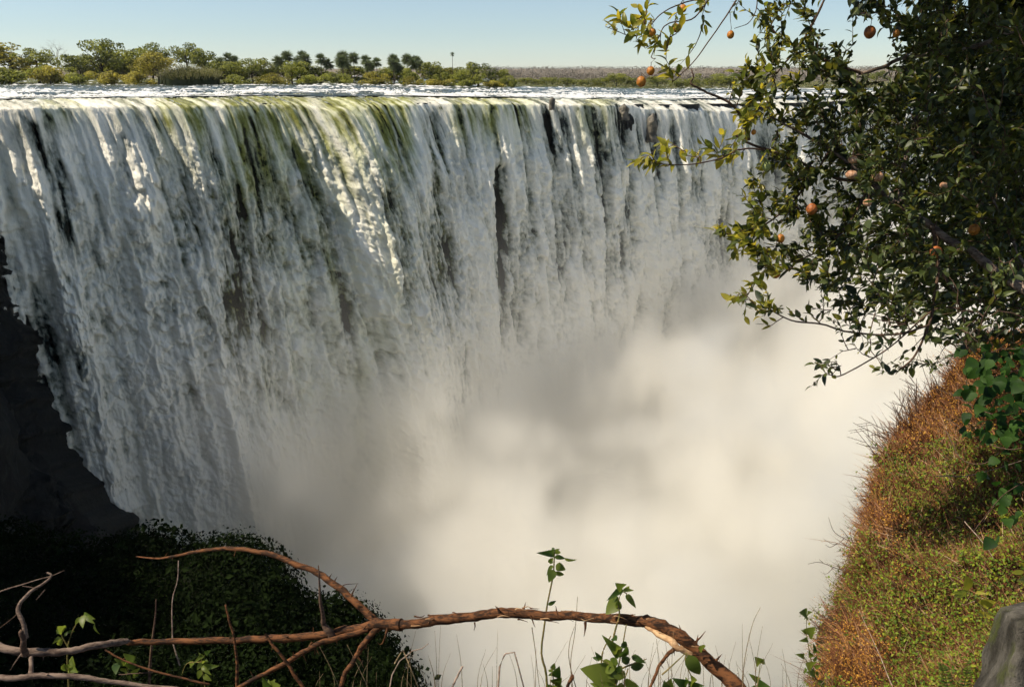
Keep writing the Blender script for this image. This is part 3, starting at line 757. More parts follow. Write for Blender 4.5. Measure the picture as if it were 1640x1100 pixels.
obj('shade_wood', m.mesh('shade_wood', M_ISL, False), kind='stuff', label='unseen dense wood added left of the gorge to shade the slope', category='woodland')

# ------------------------------------------------------------------ foreground plants: materials and leaf shapes
M_LEAF = leaf_mat('fruit_tree_leaf', (.010, .022, .005), (.058, .078, .013), .24, .48, .0, (.36, .34, .04), .45)
M_LEAFY = leaf_mat('young_yellow_leaf', (.12, .15, .014), (.30, .27, .035), .5, .4, .0, (.62, .50, .04), .4)
M_WEED = leaf_mat('weed_leaf', (.035, .070, .010), (.13, .17, .025), .5, .45, .2, (.28, .33, .04), .35)
M_CREEP = leaf_mat('creeper_leaf', (.008, .026, .004), (.030, .066, .010), .22, .6, .2, (.06, .20, .02), .15)
def twig_mat(name, a, c_, s=60):
    return bark_mat(name, a, c_, s, .8, .004, (.3, .8, 1))
M_BARK = twig_mat('thorn_branch_bark', (.018, .009, .005), (.15, .060, .022), 60)
M_PALE = twig_mat('pale_dry_bark', (.16, .11, .08), (.38, .29, .23), 40)
M_LIMB = twig_mat('fruit_tree_bark', (.06, .042, .032), (.22, .165, .13), 22)
M_TWIG = twig_mat('twig_bark', (.045, .025, .018), (.12, .075, .05), 60)
M_PALEB = twig_mat('dead_branch_bark', (.07, .045, .034), (.20, .145, .11), 50)
M_DRYG = twig_mat('dry_grass', (.10, .07, .04), (.30, .22, .12), 90)
M_PEEL = twig_mat('peeled_wood', (.28, .15, .07), (.50, .33, .18), 40)
def leaf_shape(name, wd, curl, fold, n=6, ov=.45, mat=None):
    """leaf along +x from 0 to 1, rib in the middle"""
    xs = np.linspace(0, 1, n+1); hw = wd*np.sin(np.pi*xs**(.55+.5*ov))**.8; hw[0] = .012; hw[-1] = .001
    z = -curl*xs**2+.5*curl*xs
    v = []
    for x_, h_, z_ in zip(xs, hw, z): v += [[x_, -h_, z_+fold*h_], [x_, 0, z_], [x_, h_, z_+fold*h_]]
    f = []
    for i in range(n):
        a = i*3; f += [[a, a+3, a+4, a+1], [a+1, a+4, a+5, a+2]]
    return np.array(v), np.array(f)
LS = [leaf_shape('l', .20, .25, .35), leaf_shape('l', .24, -.15, .25), leaf_shape('l', .19, .55, .5), leaf_shape('l', .26, .1, .15)]
WS = [leaf_shape('w', .22, .5, .35, 8, .2), leaf_shape('w', .18, .8, .5, 8, .25), leaf_shape('w', .26, .3, .25, 8, .1)]
CS = [leaf_shape('c', .40, .2, .15, 8, .2), leaf_shape('c', .46, .45, .25, 8, .1)]
def leaf_meshes(S, mat, name='leaf', tints=(.1, .4, .7, 1.0)):
    out = []
    for v, f in S:
        for t in tints:
            me = mesh(name, v, f, mat); attr(me, 'tint', np.clip(t+.12*np.sin(v[:, 0]*9), 0, 1)); out.append(me)
    return out
LSL = [leaf_shape('l', .20, .25, .35, 3), leaf_shape('l', .24, -.15, .25, 3), leaf_shape('l', .19, .55, .5, 3), leaf_shape('l', .26, .1, .15, 3)]
LM, LMY, WM, CM = leaf_meshes(LS, M_LEAF), leaf_meshes(LS, M_LEAFY), leaf_meshes(WS, M_WEED), leaf_meshes(CS, M_CREEP)
def frame(d, n):
    d = d/np.linalg.norm(d); n = n-d*np.dot(n, d); n = n/(np.linalg.norm(n)+1e-9); s = np.cross(n, d)
    return np.stack([d, s, n], 1)
def leaf_obj(parent, me, p, d, n, L_, wscale=1.0):
    o = bpy.data.objects.new('leaf', me); col.objects.link(o); o.parent = parent
    M = frame(np.asarray(d, float), np.asarray(n, float))
    mm = Matrix([[M[i][0]*L_, M[i][1]*L_*wscale, M[i][2]*L_, p[i]] for i in range(3)]+[[0, 0, 0, 1]])
    o.matrix_basis = mm; return o
def root(name, label, cat, group=None):
    o = bpy.data.objects.new(name, None); col.objects.link(o); o['label'] = label; o['category'] = cat
    if group: o['group'] = group
    return o
def pp(pts, D=None):
    """[(px, py[, D])] -> points in space"""
    return np.array([list(P(p[0], p[1], p[2] if len(p) > 2 else D)) for p in pts])
def limb(m, pts, r0, r1, D=None, n=24, seg=7, wob=.0, rpx=True, mid=None):
    q = pp(pts, D); c_ = curve_pts(q, n); Dm = np.mean([p[2] if len(p) > 2 else D for p in pts])
    t = np.linspace(0, 1, n); rad = r0+(r1-r0)*t if mid is None else np.interp(t, [0, .5, 1], [r0, mid, r1])
    if rpx: rad = rad*Dm/F*.5*.68
    if wob:
        o_ = rng.uniform(0, 99); T_ = t*n; nz = np.stack([perlin(T_/3.5+o_, T_*0+q_, 77)+.5*perlin(T_/1.3+o_, T_*0+q_, 78) for q_ in (1.3, 5.7, 9.1)], -1)
        c_ = c_+nz*wob*3.0*rad[:, None]; kn = perlin(T_/1.7+o_, T_*0+3.3, 79); rad = rad*(1+.10*perlin(T_/5+o_, T_*0+.6, 80)+.22*np.clip(kn-.25, 0, 1)+.04*rng.normal(size=n))
    m.tube(c_, rad, seg); return c_, rad
def thorn(m, p, d, L_, r):
    d = np.asarray(d, float); d /= np.linalg.norm(d); m.tube(np.array([p, p+d*L_*.5, p+d*L_]), [r, r*.55, r*.08], 5)

# ------------------------------------------------------------------ right bank
def bank():
    pyv = np.linspace(540, 1230, 120)
    le = np.interp(pyv, [540, 600, 640, 680, 720, 760, 800, 850, 900, 950, 1000, 1050, 1100, 1230], [1590, 1540, 1508, 1470, 1437, 1418, 1408, 1400, 1384, 1370, 1364, 1357, 1338, 1285])
    Dl = np.interp(pyv, [540, 640, 740, 850, 950, 1100, 1230], [10.5, 9.2, 7.8, 6.3, 5.2, 4.1, 3.5])
    Dr = np.interp(pyv, [540, 640, 740, 850, 950, 1100, 1230], [8.6, 6.6, 5.2, 4.1, 3.3, 2.6, 2.2])
    t = np.linspace(0, 1, 90)
    le = le+13*perlin(pyv/23, pyv*0, 8)+7*perlin(pyv/9, pyv*0, 9); PX = le[:, None]+(1830-le[:, None])*t[None]; D = Dl[:, None]+(Dr-Dl)[:, None]*t[None]**.8
    PYg = pyv[:, None]+0*PX
    D = D-.25*np.sin(np.pi*t)[None]*(D/5)
    g = raynp(PX, PYg)*D[..., None]
    g[..., 2] += .14*fbm(g[..., 0]*1.3, g[..., 1]*1.3, 4, 601)+.10*np.abs(fbm(g[..., 0]*3.2, g[..., 1]*2.4, 2, 607))+.05*fbm(g[..., 0]*4, g[..., 1]*4, 3, 603)
    sk = []
    for k in (9.0, 6.0, 4.0, 2.8, 2.0, 1.5, 1.1, .8, .55, .35, .2, .08):
        s_ = g[:, :1]+np.array([.05+.12*k, .35*k, -1.1*k]); s_[..., 0] += .22*fbm(s_[..., 1]*1.1, s_[..., 2]*1.1, 4, 605)*min(1, k*2); sk.append(s_)
    sk = np.concatenate(sk+[g[:, :1]], 1)
    return np.concatenate([sk[:, :-1], g], 1), g, sk
gall, gb, gsk = bank()
b = NB('bank_soil'); c = b.coord(); n1 = b.noise(c, 6, 5, .6)
M_BANK = b.surf(b.bsdf(b.mixc(n1, rgb(.022, .016, .008), rgb(.09, .055, .022)), .95, .1, b.bump(n1, .8, .05)))
obj('bank', mesh('bank', gall.reshape(-1, 3), grid_faces(gall.shape[0], gall.shape[1]), M_BANK), kind='structure')
def bank_cover(gb, N, M_, skirt=False):
    tw, lf = MB(), MB(); nr, nc = gb.shape[:2]
    du_ = gb[:, 1:]-gb[:, :-1]; dv_ = gb[1:]-gb[:-1]
    nrm = np.cross(dv_[:, :-1], du_[:-1]); nrm /= np.linalg.norm(nrm, axis=2, keepdims=True)
    if nrm[..., 0].mean() > 0: nrm = -nrm
    if skirt: nrm = nrm*1.0
    i = rng.uniform(0, nr-1.01, N); jj = rng.uniform(0, 1, N)**1.15*(nc-1.01); k = rng.uniform(0, 1, N) < .10; jj[k] = rng.uniform(0, 5, k.sum())
    pos = np.stack([bil(gb[..., q], i, jj) for q in range(3)], -1); nn = nrm[i.astype(int).clip(0, nr-2), jj.astype(int).clip(0, nc-2)]
    px, py = proj(pos); D = pos[:, 1]*cp-pos[:, 2]*sp
    edge = np.exp(-jj/6) if not skirt else jj*0+.4
    # twigs: bristling outward and uphill
    L_ = rng.uniform(.05, .17, N)*(1+.9*edge*(rng.uniform(0, 1, N) < .35))*(D/5)**.5
    d = nn*rng.uniform(.3, 1.1, (N, 1))+rng.normal(size=(N, 3))*.55+np.array([-.25, 0, .45]); d /= np.linalg.norm(d, axis=1, keepdims=True)
    s = np.cross(d, rng.normal(size=(N, 3))); s /= np.linalg.norm(s, axis=1, keepdims=True)
    w_ = (.0012+.0016*rng.uniform(0, 1, N)**2)*(D/4.5); bend = rng.normal(size=(N, 3))*.18
    a = pos+nn*.01; mdl = a+(d+bend*.5)*L_[:, None]*.5; tip = a+(d+bend)*L_[:, None]
    s2 = np.cross(d, s)
    v = np.stack([a-s*w_[:, None], a+s*w_[:, None], mdl+s*w_[:, None]*.8, mdl-s*w_[:, None]*.8, tip, a+s2*w_[:, None]*1.6, mdl+s2*w_[:, None]*1.3], 1)
    i7 = np.arange(N)[:, None]*7
    q = np.concatenate([i7+np.array([[0, 1, 2, 3]]), i7+np.array([[0, 3, 6, 5]])]); t = np.concatenate([i7+np.array([[3, 2, 4]]), i7+np.array([[3, 4, 6]])])
    hue = np.clip(.45+.35*fbm(px/60, py/60, 3, 611)+rng.normal(size=N)*.25, 0, 1)
    tw.add(v.reshape(-1, 3), q, t, np.repeat(hue, 7))
    # small leaves in drifts
    green = sstep(-.15, .35, fbm(px/90, py/80, 3, 621)+.8*sstep(1400, 1520, px)*sstep(690, 770, py)+.30*sstep(900, 1100, py)+.14-.75*(1-sstep(640, 740, py))-.25*edge)
    kk = rng.integers(0, N, M_); f_ = rng.uniform(.25, 1, M_)
    C = pos[kk]+nn[kk]*.015+(d[kk]+bend[kk])*(L_[kk]*f_*.8)[:, None]+rng.normal(size=(M_, 3))*.012
    isg = rng.uniform(0, 1, M_) < green[kk]
    vv, tt = leaf_quads(C, nn[kk]+rng.normal(size=(M_, 3))*.6+np.array([-.3, 0, .5]), np.where(isg, rng.uniform(.012, .028, M_), rng.uniform(.008, .018, M_))*(D[kk]/4.6)**.6, rng)
    lf.add(vv, t=tt, tint=np.repeat(np.where(isg, rng.uniform(.0, .45, M_), rng.uniform(.6, 1.0, M_)), 4))
    return tw, lf, pos, nn, px, py
tw, lf, bpos, bnn, bpx, bpy_ = bank_cover(gb, 50000, 85000)
tw2, lf2 = bank_cover(gsk, 26000, 42000, True)[:2]
def ramp_mat(name, stops, rough=.8, trans=.0):
    b = NB(name); r_ = b.n('ValToRGB', Fac=b.att('tint')).outputs[0]; cr = r_.node.color_ramp
    cr.elements[0].position = stops[0][0]; cr.elements[0].color = stops[0][1]+(1,); cr.elements[1].position = stops[-1][0]; cr.elements[1].color = stops[-1][1]+(1,)
    for p_, c_ in stops[1:-1]: cr.elements.new(p_).color = c_+(1,)
    p_ = b.bsdf(r_, rough, .25)
    if trans: p_ = b.n('MixShader', i0=trans, i1=p_, i2=b.n('BsdfTranslucent', Color=r_).outputs[0]).outputs[0]
    return b.surf(p_)
M_HEATHT = ramp_mat('heath_twig', [(0, (.05, .022, .012)), (.45, (.22, .085, .035)), (.8, (.38, .19, .09)), (1, (.50, .36, .24))])
M_HEATHL = ramp_mat('heath_leaf', [(0, (.04, .085, .008)), (.3, (.17, .24, .016)), (.5, (.30, .28, .02)), (.62, (.42, .21, .025)), (.85, (.50, .23, .03)), (1, (.58, .36, .07))], .6, .3)
obj('heath_twigs', tw.mesh('heath_twigs', M_HEATHT, False), kind='stuff', label='reddish dry twigs bristling over the steep right bank', category='undergrowth')
obj('cliff_twigs', tw2.mesh('cliff_twigs', M_HEATHT, False), kind='stuff', label='dry twigs matting the drop beyond the edge of the right bank', category='undergrowth')
obj('cliff_leaves', lf2.mesh('cliff_leaves', M_HEATHL, False), kind='stuff', label='small leaves matting the drop beyond the edge of the right bank', category='ground cover')
obj('heath_leaves', lf.mesh('heath_leaves', M_HEATHL, False), kind='stuff', label='tiny green and rusty leaves covering the steep right bank', category='ground cover')
# ledge under our feet, just below the picture
gx, gy = np.meshgrid(np.linspace(-4, 4, 60), np.linspace(-2.5, 3.4, 50))
gz = -1.62-.62*np.clip(gy-1.1, 0, None)**1.25+.05*fbm(gx*2, gy*2, 4, 631)
gz = np.minimum(gz, -1.0*np.maximum(gy, .4)-.06)
obj('ground', mesh('ground', np.stack([gx, gy, gz], -1), grid_faces(50, 60), M_BANK), kind='structure')

# ------------------------------------------------------------------ twig sprays along the edge of the bank
def dry_twig(label, pts, D, side, r=3.0, group=None, mat=None, name='dry_twig'):
    t = root(name, label, 'twig', group); m = MB(); limb(m, pts, r, .9, D, 14, 5, .2); obj('stem', m.mesh('stem', mat or M_TWIG), t)
    for sd in side:
        m = MB(); limb(m, sd, r*.6, .7, D, 7, 4, .2); obj('side_twig', m.mesh('side_twig', mat or M_TWIG), t)
    return t
dry_twig('bare grey twig reaching from the bank with a hooked tip at its upper end', [(1400, 872), (1370, 870), (1352, 862), (1335, 850), (1327, 828)], 5.9, [[(1362, 867), (1352, 852), (1345, 846)], [(1352, 862), (1338, 872), (1318, 862)], [(1340, 870), (1330, 876), (1322, 872)], [(1366, 868), (1362, 855), (1365, 842)], [(1358, 866), (1350, 880), (1340, 882)]])
dry_twig('bare grey twig poking left from the bank, the lower of two', [(1380, 924), (1355, 915), (1335, 908), (1312, 900), (1294, 903)], 5.4, [[(1335, 908), (1325, 918), (1318, 918)], [(1345, 911), (1340, 902)], [(1318, 901), (1312, 895)], [(1355, 915), (1352, 906)]], 2.8)
spr = root('bare_shrub', 'fan of bare dry stems sprouting from the top left rim of the bank', 'shrub')
for k in range(46):
    bx = rng.uniform(1405, 1500); by = np.interp(bx, [1405, 1430, 1500], [780, 725, 650])+rng.uniform(0, 12); L_ = rng.uniform(35, 85); an = rng.uniform(-2.75, -1.5) if bx < 1460 else rng.uniform(-2.3, -1.4)
    D_ = float(np.interp(by, [640, 740, 850], [9.1, 7.7, 6.2])); ex, ey = bx+math.cos(an)*L_, by+math.sin(an)*L_
    m = MB(); limb(m, [(bx, by), ((bx+ex)/2+rng.uniform(-4, 4), (by+ey)/2), (ex, ey)], 2.4, 1.0, D_, 6, 4)
    for q in range(3):
        f_ = rng.uniform(.3, .85); sx_, sy_ = bx+(ex-bx)*f_, by+(ey-by)*f_; a2 = an+rng.choice([-.6, .6]); l2 = L_*rng.uniform(.2, .4)
        limb(m, [(sx_, sy_), (sx_+math.cos(a2)*l2, sy_+math.sin(a2)*l2)], 1.4, .8, D_, 3, 4)
    obj('stem', m.mesh('stem', M_TWIG), spr)
spr2 = root('bare_shrub', 'thin wisps of bare stems behind the bank just below the fruit tree', 'shrub')
for k in range(22):
    bx = rng.uniform(1490, 1600); by = rng.uniform(640, 665); ex, ey = bx+rng.uniform(-55, 5), by-rng.uniform(50, 105)
    m = MB(); limb(m, [(bx, by), ((bx+ex)/2+rng.uniform(-8, 8), (by+ey)/2), (ex, ey)], 1.8, .8, 9.3, 6, 4); obj('stem', m.mesh('stem', M_HEATHT), spr2)
for (lab, pts) in [('long pale straw stem lying across the upper part of the bank', [(1500, 762, 5.3), (1545, 762, 5.0), (1590, 752, 4.8), (1640, 736, 4.5)]),
                   ('pale dry stem slanting down through the green patch of the bank', [(1545, 835, 4.1), (1575, 870, 3.9), (1592, 895, 3.8)]),
                   ('straight pale stem standing low on the bank left of the stump', [(1430, 1100, 3.4), (1405, 1040, 3.6), (1375, 975, 3.9)])]:
    dry_twig(lab, pts, 4.5, [], 2.6, mat=M_PALE, name='loose_stem')

# ------------------------------------------------------------------ fruit tree on the right
tree_r = root('fruit_tree', 'large dark leaved fruit tree with orange fruits overhanging the gorge on the right', 'tree')
LIMBS = [
 ([(1700, 500, 3.9), (1640, 463, 4.1), (1560, 408, 4.3), (1500, 368, 4.4), (1440, 330, 4.5), (1393, 293, 4.6)], 26, 11, M_LIMB, .25),
 ([(1393, 293, 4.6), (1370, 270, 4.6), (1330, 240, 4.6), (1280, 212, 4.55), (1232, 186, 4.5)], 11, 4, M_LIMB, .2),
 ([(1393, 293, 4.6), (1340, 285, 4.6), (1300, 268, 4.6), (1250, 248, 4.5), (1205, 232, 4.5), (1178, 218, 4.5)], 9, 5, M_TWIG, .2),
 ([(1200, 224, 4.5), (1194, 200, 4.45), (1168, 165, 4.4), (1130, 148, 4.4), (1107, 135, 4.4), (1111, 124, 4.4), (1108, 111, 4.4)], 8, 3, M_TWIG, .25),
 ([(1700, 20, 4.6), (1640, 42, 4.7), (1570, 72, 4.8), (1520, 84, 4.8), (1450, 92, 4.9), (1415, 108, 4.9), (1380, 118, 4.9)], 13, 8, M_LIMB, .15),
 ([(1380, 118, 4.9), (1340, 105, 4.9), (1300, 85, 4.9), (1250, 60, 4.8), (1225, 30, 4.8)], 8, 3, M_TWIG, .2),
 ([(1670, 480, 4.2), (1640, 425, 4.2), (1615, 370, 4.3), (1583, 306, 4.4)], 9, 4, M_LIMB, .15),
 ([(1495, 366, 4.4), (1500, 400, 4.4), (1503, 430, 4.4), (1496, 470, 4.4), (1488, 520, 4.4), (1465, 570, 4.4), (1440, 592, 4.4)], 10, 4, M_TWIG, .2),
 ([(1503, 430, 4.4), (1530, 470, 4.4), (1545, 520, 4.4), (1548, 560, 4.4)], 7, 3, M_TWIG, .2),
 ([(1488, 520, 4.4), (1440, 535, 4.4), (1365, 533, 4.4), (1320, 520, 4.4), (1265, 512, 4.4), (1225, 490, 4.4)], 6, 3, M_TWIG, .2),
 ([(1560, 500, 4.5), (1500, 495, 4.5), (1420, 560, 4.5), (1350, 600, 4.5), (1330, 600, 4.5)], 5, 2.5, M_TWIG, .2),
 ([(1340, -40, 4.8), (1290, 60, 4.8), (1250, 110, 4.8), (1220, 150, 4.7)], 6, 3, M_TWIG, .2),
 ([(1215, -60, 4.5), (1175, 8, 4.5), (1145, 52, 4.5), (1112, 98, 4.5), (1077, 132, 4.5)], 4.5, 2, M_TWIG, .1),
 ([(1190, -50, 4.6), (1140, -5, 4.6), (1110, 30, 4.6), (1070, 38, 4.6), (1055, 60, 4.6), (1043, 92, 4.6)], 4.5, 2.2, M_TWIG, .2),
 ([(1140, -5, 4.6), (1095, 5, 4.6), (1060, 22, 4.6), (1020, 58, 4.6), (970, 43, 4.6)], 4, 1.6, M_TWIG, .2),
 ([(1210, -30, 4.5), (1212, 10, 4.5), (1200, 36, 4.5), (1176, 46, 4.5)], 3, 1.6, M_TWIG, .1),
 ([(1440, 330, 4.5), (1450, 250, 4.9), (1470, 180, 5.3), (1500, 100, 5.6), (1520, 0, 5.8)], 10, 6, M_LIMB, .2),
 ([(1600, 440, 4.9), (1570, 340, 5.4), (1560, 200, 5.9), (1580, 60, 6.2), (1590, -60, 6.4)], 14, 8, M_LIMB, .2),
 ([(1330, 240, 4.6), (1290, 300, 4.6), (1240, 350, 4.55), (1190, 375, 4.5), (1150, 372, 4.5)], 6, 2.4, M_TWIG, .2),
 ([(1393, 293, 4.6), (1370, 340, 4.6), (1330, 390, 4.6), (1270, 420, 4.5), (1225, 425, 4.5)], 7, 2.6, M_TWIG, .2),
 ([(1240, 245, 4.5), (1195, 238, 4.45), (1150, 255, 4.4), (1100, 264, 4.4), (1050, 262, 4.4), (1012, 258, 4.4)], 4.5, 1.8, M_TWIG, .15),
]
nodes = []
for i, (pts, r0, r1, mt, wb) in enumerate(LIMBS):
    m = MB(); c_, rr = limb(m, pts, r0, r1, None, 30, 7 if r0 > 7 else 5, wb)
    nm_ = 'limb' if r0 > 8 else 'branch'
    obj(nm_, m.mesh(nm_, mt), tree_r); nodes.append(curve_pts(pp(pts), 40))
nodes = np.concatenate(nodes)
EL = [(1000, 48, 28, 22, 7), (1035, 62, 35, 18, 8), (1060, 18, 45, 18, 9), (1133, 48, 12, 8, 2), (1095, 98, 12, 8, 2), (1068, 108, 12, 10, 3), (1185, 12, 30, 14, 3), (1110, 8, 30, 12, 4),
 (1232, 50, 30, 45, 22), (1262, 110, 50, 45, 34), (1300, 75, 30, 30, 14), (1335, 105, 35, 38, 22), (1340, 165, 55, 35, 34), (1245, 170, 50, 40, 34), (1195, 118, 35, 22, 10), (1195, 185, 25, 22, 10), (1290, 225, 65, 40, 38),
 (1180, 215, 22, 18, 6), (1400, 10, 40, 18, 16), (1450, 60, 20, 38, 14), (1400, 165, 55, 32, 32), (1490, 55, 40, 65, 46), (1560, 60, 75, 90, 90), (1625, 160, 60, 150, 120), (1480, 180, 75, 60, 66), (1385, 235, 75, 50, 52),
 (1480, 285, 95, 70, 84), (1580, 300, 85, 95, 100), (1250, 285, 50, 40, 30), (1196, 300, 22, 22, 8), (1320, 310, 75, 45, 46), (1225, 350, 40, 30, 22), (1165, 372, 35, 16, 16), (1190, 398, 32, 14, 10), (1290, 380, 60, 35, 34),
 (1380, 380, 75, 45, 46), (1250, 425, 35, 22, 14), (1340, 440, 60, 30, 30), (1460, 400, 75, 55, 50), (1560, 430, 75, 55, 60), (1620, 430, 40, 100, 50), (1420, 480, 75, 32, 34), (1330, 500, 50, 20, 16), (1225, 505, 45, 24, 22),
 (1180, 478, 12, 10, 5), (1500, 520, 65, 32, 26), (1580, 540, 60, 40, 34), (1400, 540, 50, 18, 14), (1330, 590, 30, 12, 7), (1420, 590, 35, 12, 7), (1480, 590, 25, 12, 6), (1100, 238, 40, 14, 8), (1040, 256, 28, 9, 6), (1160, 252, 22, 12, 5),
 (1210, 450, 25, 14, 4), (1295, 615, 10, 6, 2), (1450, 110, 40, 10, 8), (1270, 10, 40, 20, 14)]
targets = []
HOLES = [(1400, 92, 38, 26), (1328, 22, 30, 26), (1382, 62, 14, 14)]
for (cx, cy_, rx, ry, n) in EL:
    n2 = int(n*(.95+1.1*sstep(1250, 1420, cx))*(.6 if cy_ > 480 else 1)*(.85 if cx < 1300 else 1))
    for _ in range(n2):
        a = rng.uniform(0, 6.28); r_ = math.sqrt(rng.uniform(0, 1)); x_, y_ = cx+math.cos(a)*rx*r_, cy_+math.sin(a)*ry*r_
        if any(((x_-h[0])/h[2])**2+((y_-h[1])/h[3])**2 < 1 for h in HOLES): continue
        deep = sstep(1260, 1480, x_)
        D_ = 4.5+rng.uniform(-.35, .35)+deep*rng.uniform(-.6, 2.3)
        targets.append(np.array(P(x_, y_, D_)))
FR = [(1027, 131, 9.5, 'o'), (1042, 114, 8, 'o'), (1082, 45, 7.5, 'o'), (1170, 56, 7, 'o'), (1045, 52, 7, 'o'), (1094, 14, 7, 'o'), (1393, 52, 11, 'd'), (1436, 54, 7, 'o'), (1250, 382, 8.5, 'o'), (1300, 335, 11, 'd'),
      (1242, 438, 10, 'o'), (1364, 280, 11, 'w'), (1405, 283, 12, 'w'), (1366, 256, 9, 'w'), (1228, 267, 8.5, 'g'), (1512, 297, 8, 'w'), (1560, 368, 11, 'o'), (1499, 404, 12, 'd'), (1390, 325, 9, 'w'), (1207, 212, 5, 'o')]
fr3 = [np.array(P(x_, y_, 4.32 if x_ > 1200 else 4.5)) for x_, y_, r_, k_ in FR]
targets = np.array(targets)
from mathutils import kdtree
kd = kdtree.KDTree(len(nodes))
for i, p_ in enumerate(nodes): kd.insert(Vector(p_), i)
kd.balance()
order = np.argsort([kd.find(Vector(t_))[2] for t_ in targets])
ndl = [np.array(p_) for p_ in nodes]; arr = nodes.copy()
twm = MB(); leaves = []
def grow(tgt, r=.0028, add=True):
    global arr
    dd = np.linalg.norm(arr-tgt, axis=1)
    right = np.clip(tgt[0]-arr[:, 0], 0, None)           # twigs grow outward, away from the trunk
    k_ = np.argmin(dd+.8*right+.02/(dd+.03)); s_ = arr[k_]; L_ = np.linalg.norm(tgt-s_)
    off = np.array([.1*L_*rng.normal(), .1*L_*rng.normal(), .16*L_*rng.normal()+.05*L_])
    c_ = curve_pts([s_, s_+(tgt-s_)*.5+off, tgt], max(5, int(L_/.05))); c_[1:-1] += rng.normal(size=(len(c_)-2, 3))*.004
    twm.tube(c_, np.linspace(min(r*1.5, r+.003*L_), .0011, len(c_)), 4)
    if add: arr = np.concatenate([arr, c_[1::2]])
    return c_
for q in order:
    tgt = targets[q]; c_ = grow(tgt); L_ = np.linalg.norm(c_[-1]-c_[0]); d = c_[-1]-c_[-2]; d /= np.linalg.norm(d)
    px_, py_ = proj(tgt); young = sstep(1280, 1060, px_)*.8+.18*(py_ > 380)*sstep(1450, 1250, px_)+.28*sstep(1340, 1200, px_)
    n = rng.integers(6, 11)-(3 if py_ > 490 else 0); seglen = min(L_, .20)
    base_l = rng.uniform(.046, .080)*(.85 if px_ > 1230 else 1.0)*(1.25 if rng.uniform() < .12 else 1)
    if px_ < 1160: base_l *= 1.12; n = rng.integers(5, 9)
    for k in range(n):
        f_ = k/n; idx_ = (1-f_*seglen/max(L_, .01))*(len(c_)-1); i0 = int(np.clip(idx_, 0, len(c_)-2)); p_ = c_[i0]+(c_[i0+1]-c_[i0])*(idx_-i0)
        ang = k*2.4+rng.uniform(-.4, .4); s1 = np.cross(d, [0, 0, 1.0]); s1 /= np.linalg.norm(s1)+1e-6; s2 = np.cross(s1, d)
        o_ = s1*math.cos(ang)+s2*math.sin(ang); sp_ = rng.uniform(.5, 1.2)
        ld = d*(1.1-.3*f_)+o_*sp_+np.array([-.15, -.05, .12 if rng.uniform() < .7 else -.5]); ld /= np.linalg.norm(ld)
        nn_ = np.array([-.35, -.1, .9])+rng.normal(size=3)*.55
        leaves.append((p_, ld, nn_, base_l*rng.uniform(.7, 1.15), rng.uniform() < young, rng.integers(0, 16)))
for (x_, y_, r_, k_), p3_ in zip(FR, fr3):
    R_ = r_*.80*p3_[1]*1.0/F*1.02; top = p3_+np.array([0, 0, R_*.95])
    c_ = grow(top+np.array([0, 0, .02]), .0024, False)
    m = MB(); nlat, nlon = 9, 14; th = np.linspace(0, np.pi, nlat)[:, None]; ph = np.arange(nlon+1)[None]*2*np.pi/nlon
    v = np.stack([np.sin(th)*np.cos(ph), np.sin(th)*np.sin(ph), np.cos(th)+0*ph], -1)
    v = v*(1+.05*fbm(v[..., 0]*2+x_, v[..., 2]*2+y_, 2, 3)[..., None])*np.array([.95, .95, 1.04])
    if k_ == 'w': v = v*(1-.10*np.abs(np.sin(ph*3.5))[..., None])*np.array([1.1, 1.0, .8])
    me = mesh('fruit', v*R_, grid_faces(nlat, nlon+1))
    b = NB('fruit_skin'); cc = b.coord(); n1 = b.noise(cc, 30, 4, .6); n2 = b.noise(cc, 120, 3, .6)
    pal = {'o': ((.24, .085, .015), (.55, .21, .025)), 'd': ((.16, .05, .015), (.46, .14, .03)), 'w': ((.26, .12, .06), (.60, .36, .22)), 'g': ((.16, .20, .06), (.32, .36, .12))}[k_]
    me.materials.append(b.surf(b.bsdf(b.mixc(b.ss(n1, .35, .6), rgb(*pal[0]), rgb(*pal[1])), .5, .4, b.bump(n2, .5 if k_ != 'w' else 1, .004))))
    o = obj('fruit', me, tree_r); o.location = p3_
    if k_ == 'g': o['label'] = 'unripe green fruit'
    if k_ == 'w': o['label'] = 'shrivelled brownish fruit'
    m = MB(); m.tube(np.array([[0, 0, R_*.9], [.001, 0, R_+.012], [0, 0, R_+.022]]), [.0022, .0018, .0018], 5); obj('stalk', m.mesh('stalk', M_TWIG), o)
obj('twigs', twm.mesh('twigs', M_TWIG), tree_r, kind='stuff')
# the leaves that show largest are objects, the rest one mass
rk = sorted(range(len(leaves)), key=lambda q: -leaves[q][3]/(leaves[q][0][1])*(1.3 if proj(leaves[q][0])[0] < 1330 else 1.0)*(0 if not (-10 < proj(leaves[q][0])[1] < 1100 and proj(leaves[q][0])[0] < 1640) else 1))
for q in rk[:300]:
    p_, ld, nn_, L_, yg, k_ = leaves[q]; leaf_obj(tree_r, (LMY if yg else LM)[k_], p_, ld, nn_, L_)
def leaf_mass(name, parent, LV, mats, S):
    for yg in (False, True):
        m = MB()
        for (p_, ld, nn_, L_, y_, k_) in LV:
            if bool(y_) != yg: continue
            v, f = S[k_//4]; M = frame(ld, nn_); tnt = (.1, .4, .7, 1.0)[k_ % 4]
            m.add((v*L_)@M.T+p_, q=f, tint=tnt)
        if m.v: obj(name, m.mesh(name, mats[yg]), parent, kind='stuff')
leaf_mass('foliage', tree_r, [leaves[q] for q in rk[300:]], (M_LEAF, M_LEAFY), [leaf_shape('l', .20, .25, .35, 4), leaf_shape('l', .24, -.15, .25, 4), leaf_shape('l', .19, .55, .5, 4), leaf_shape('l', .26, .1, .15, 4)])
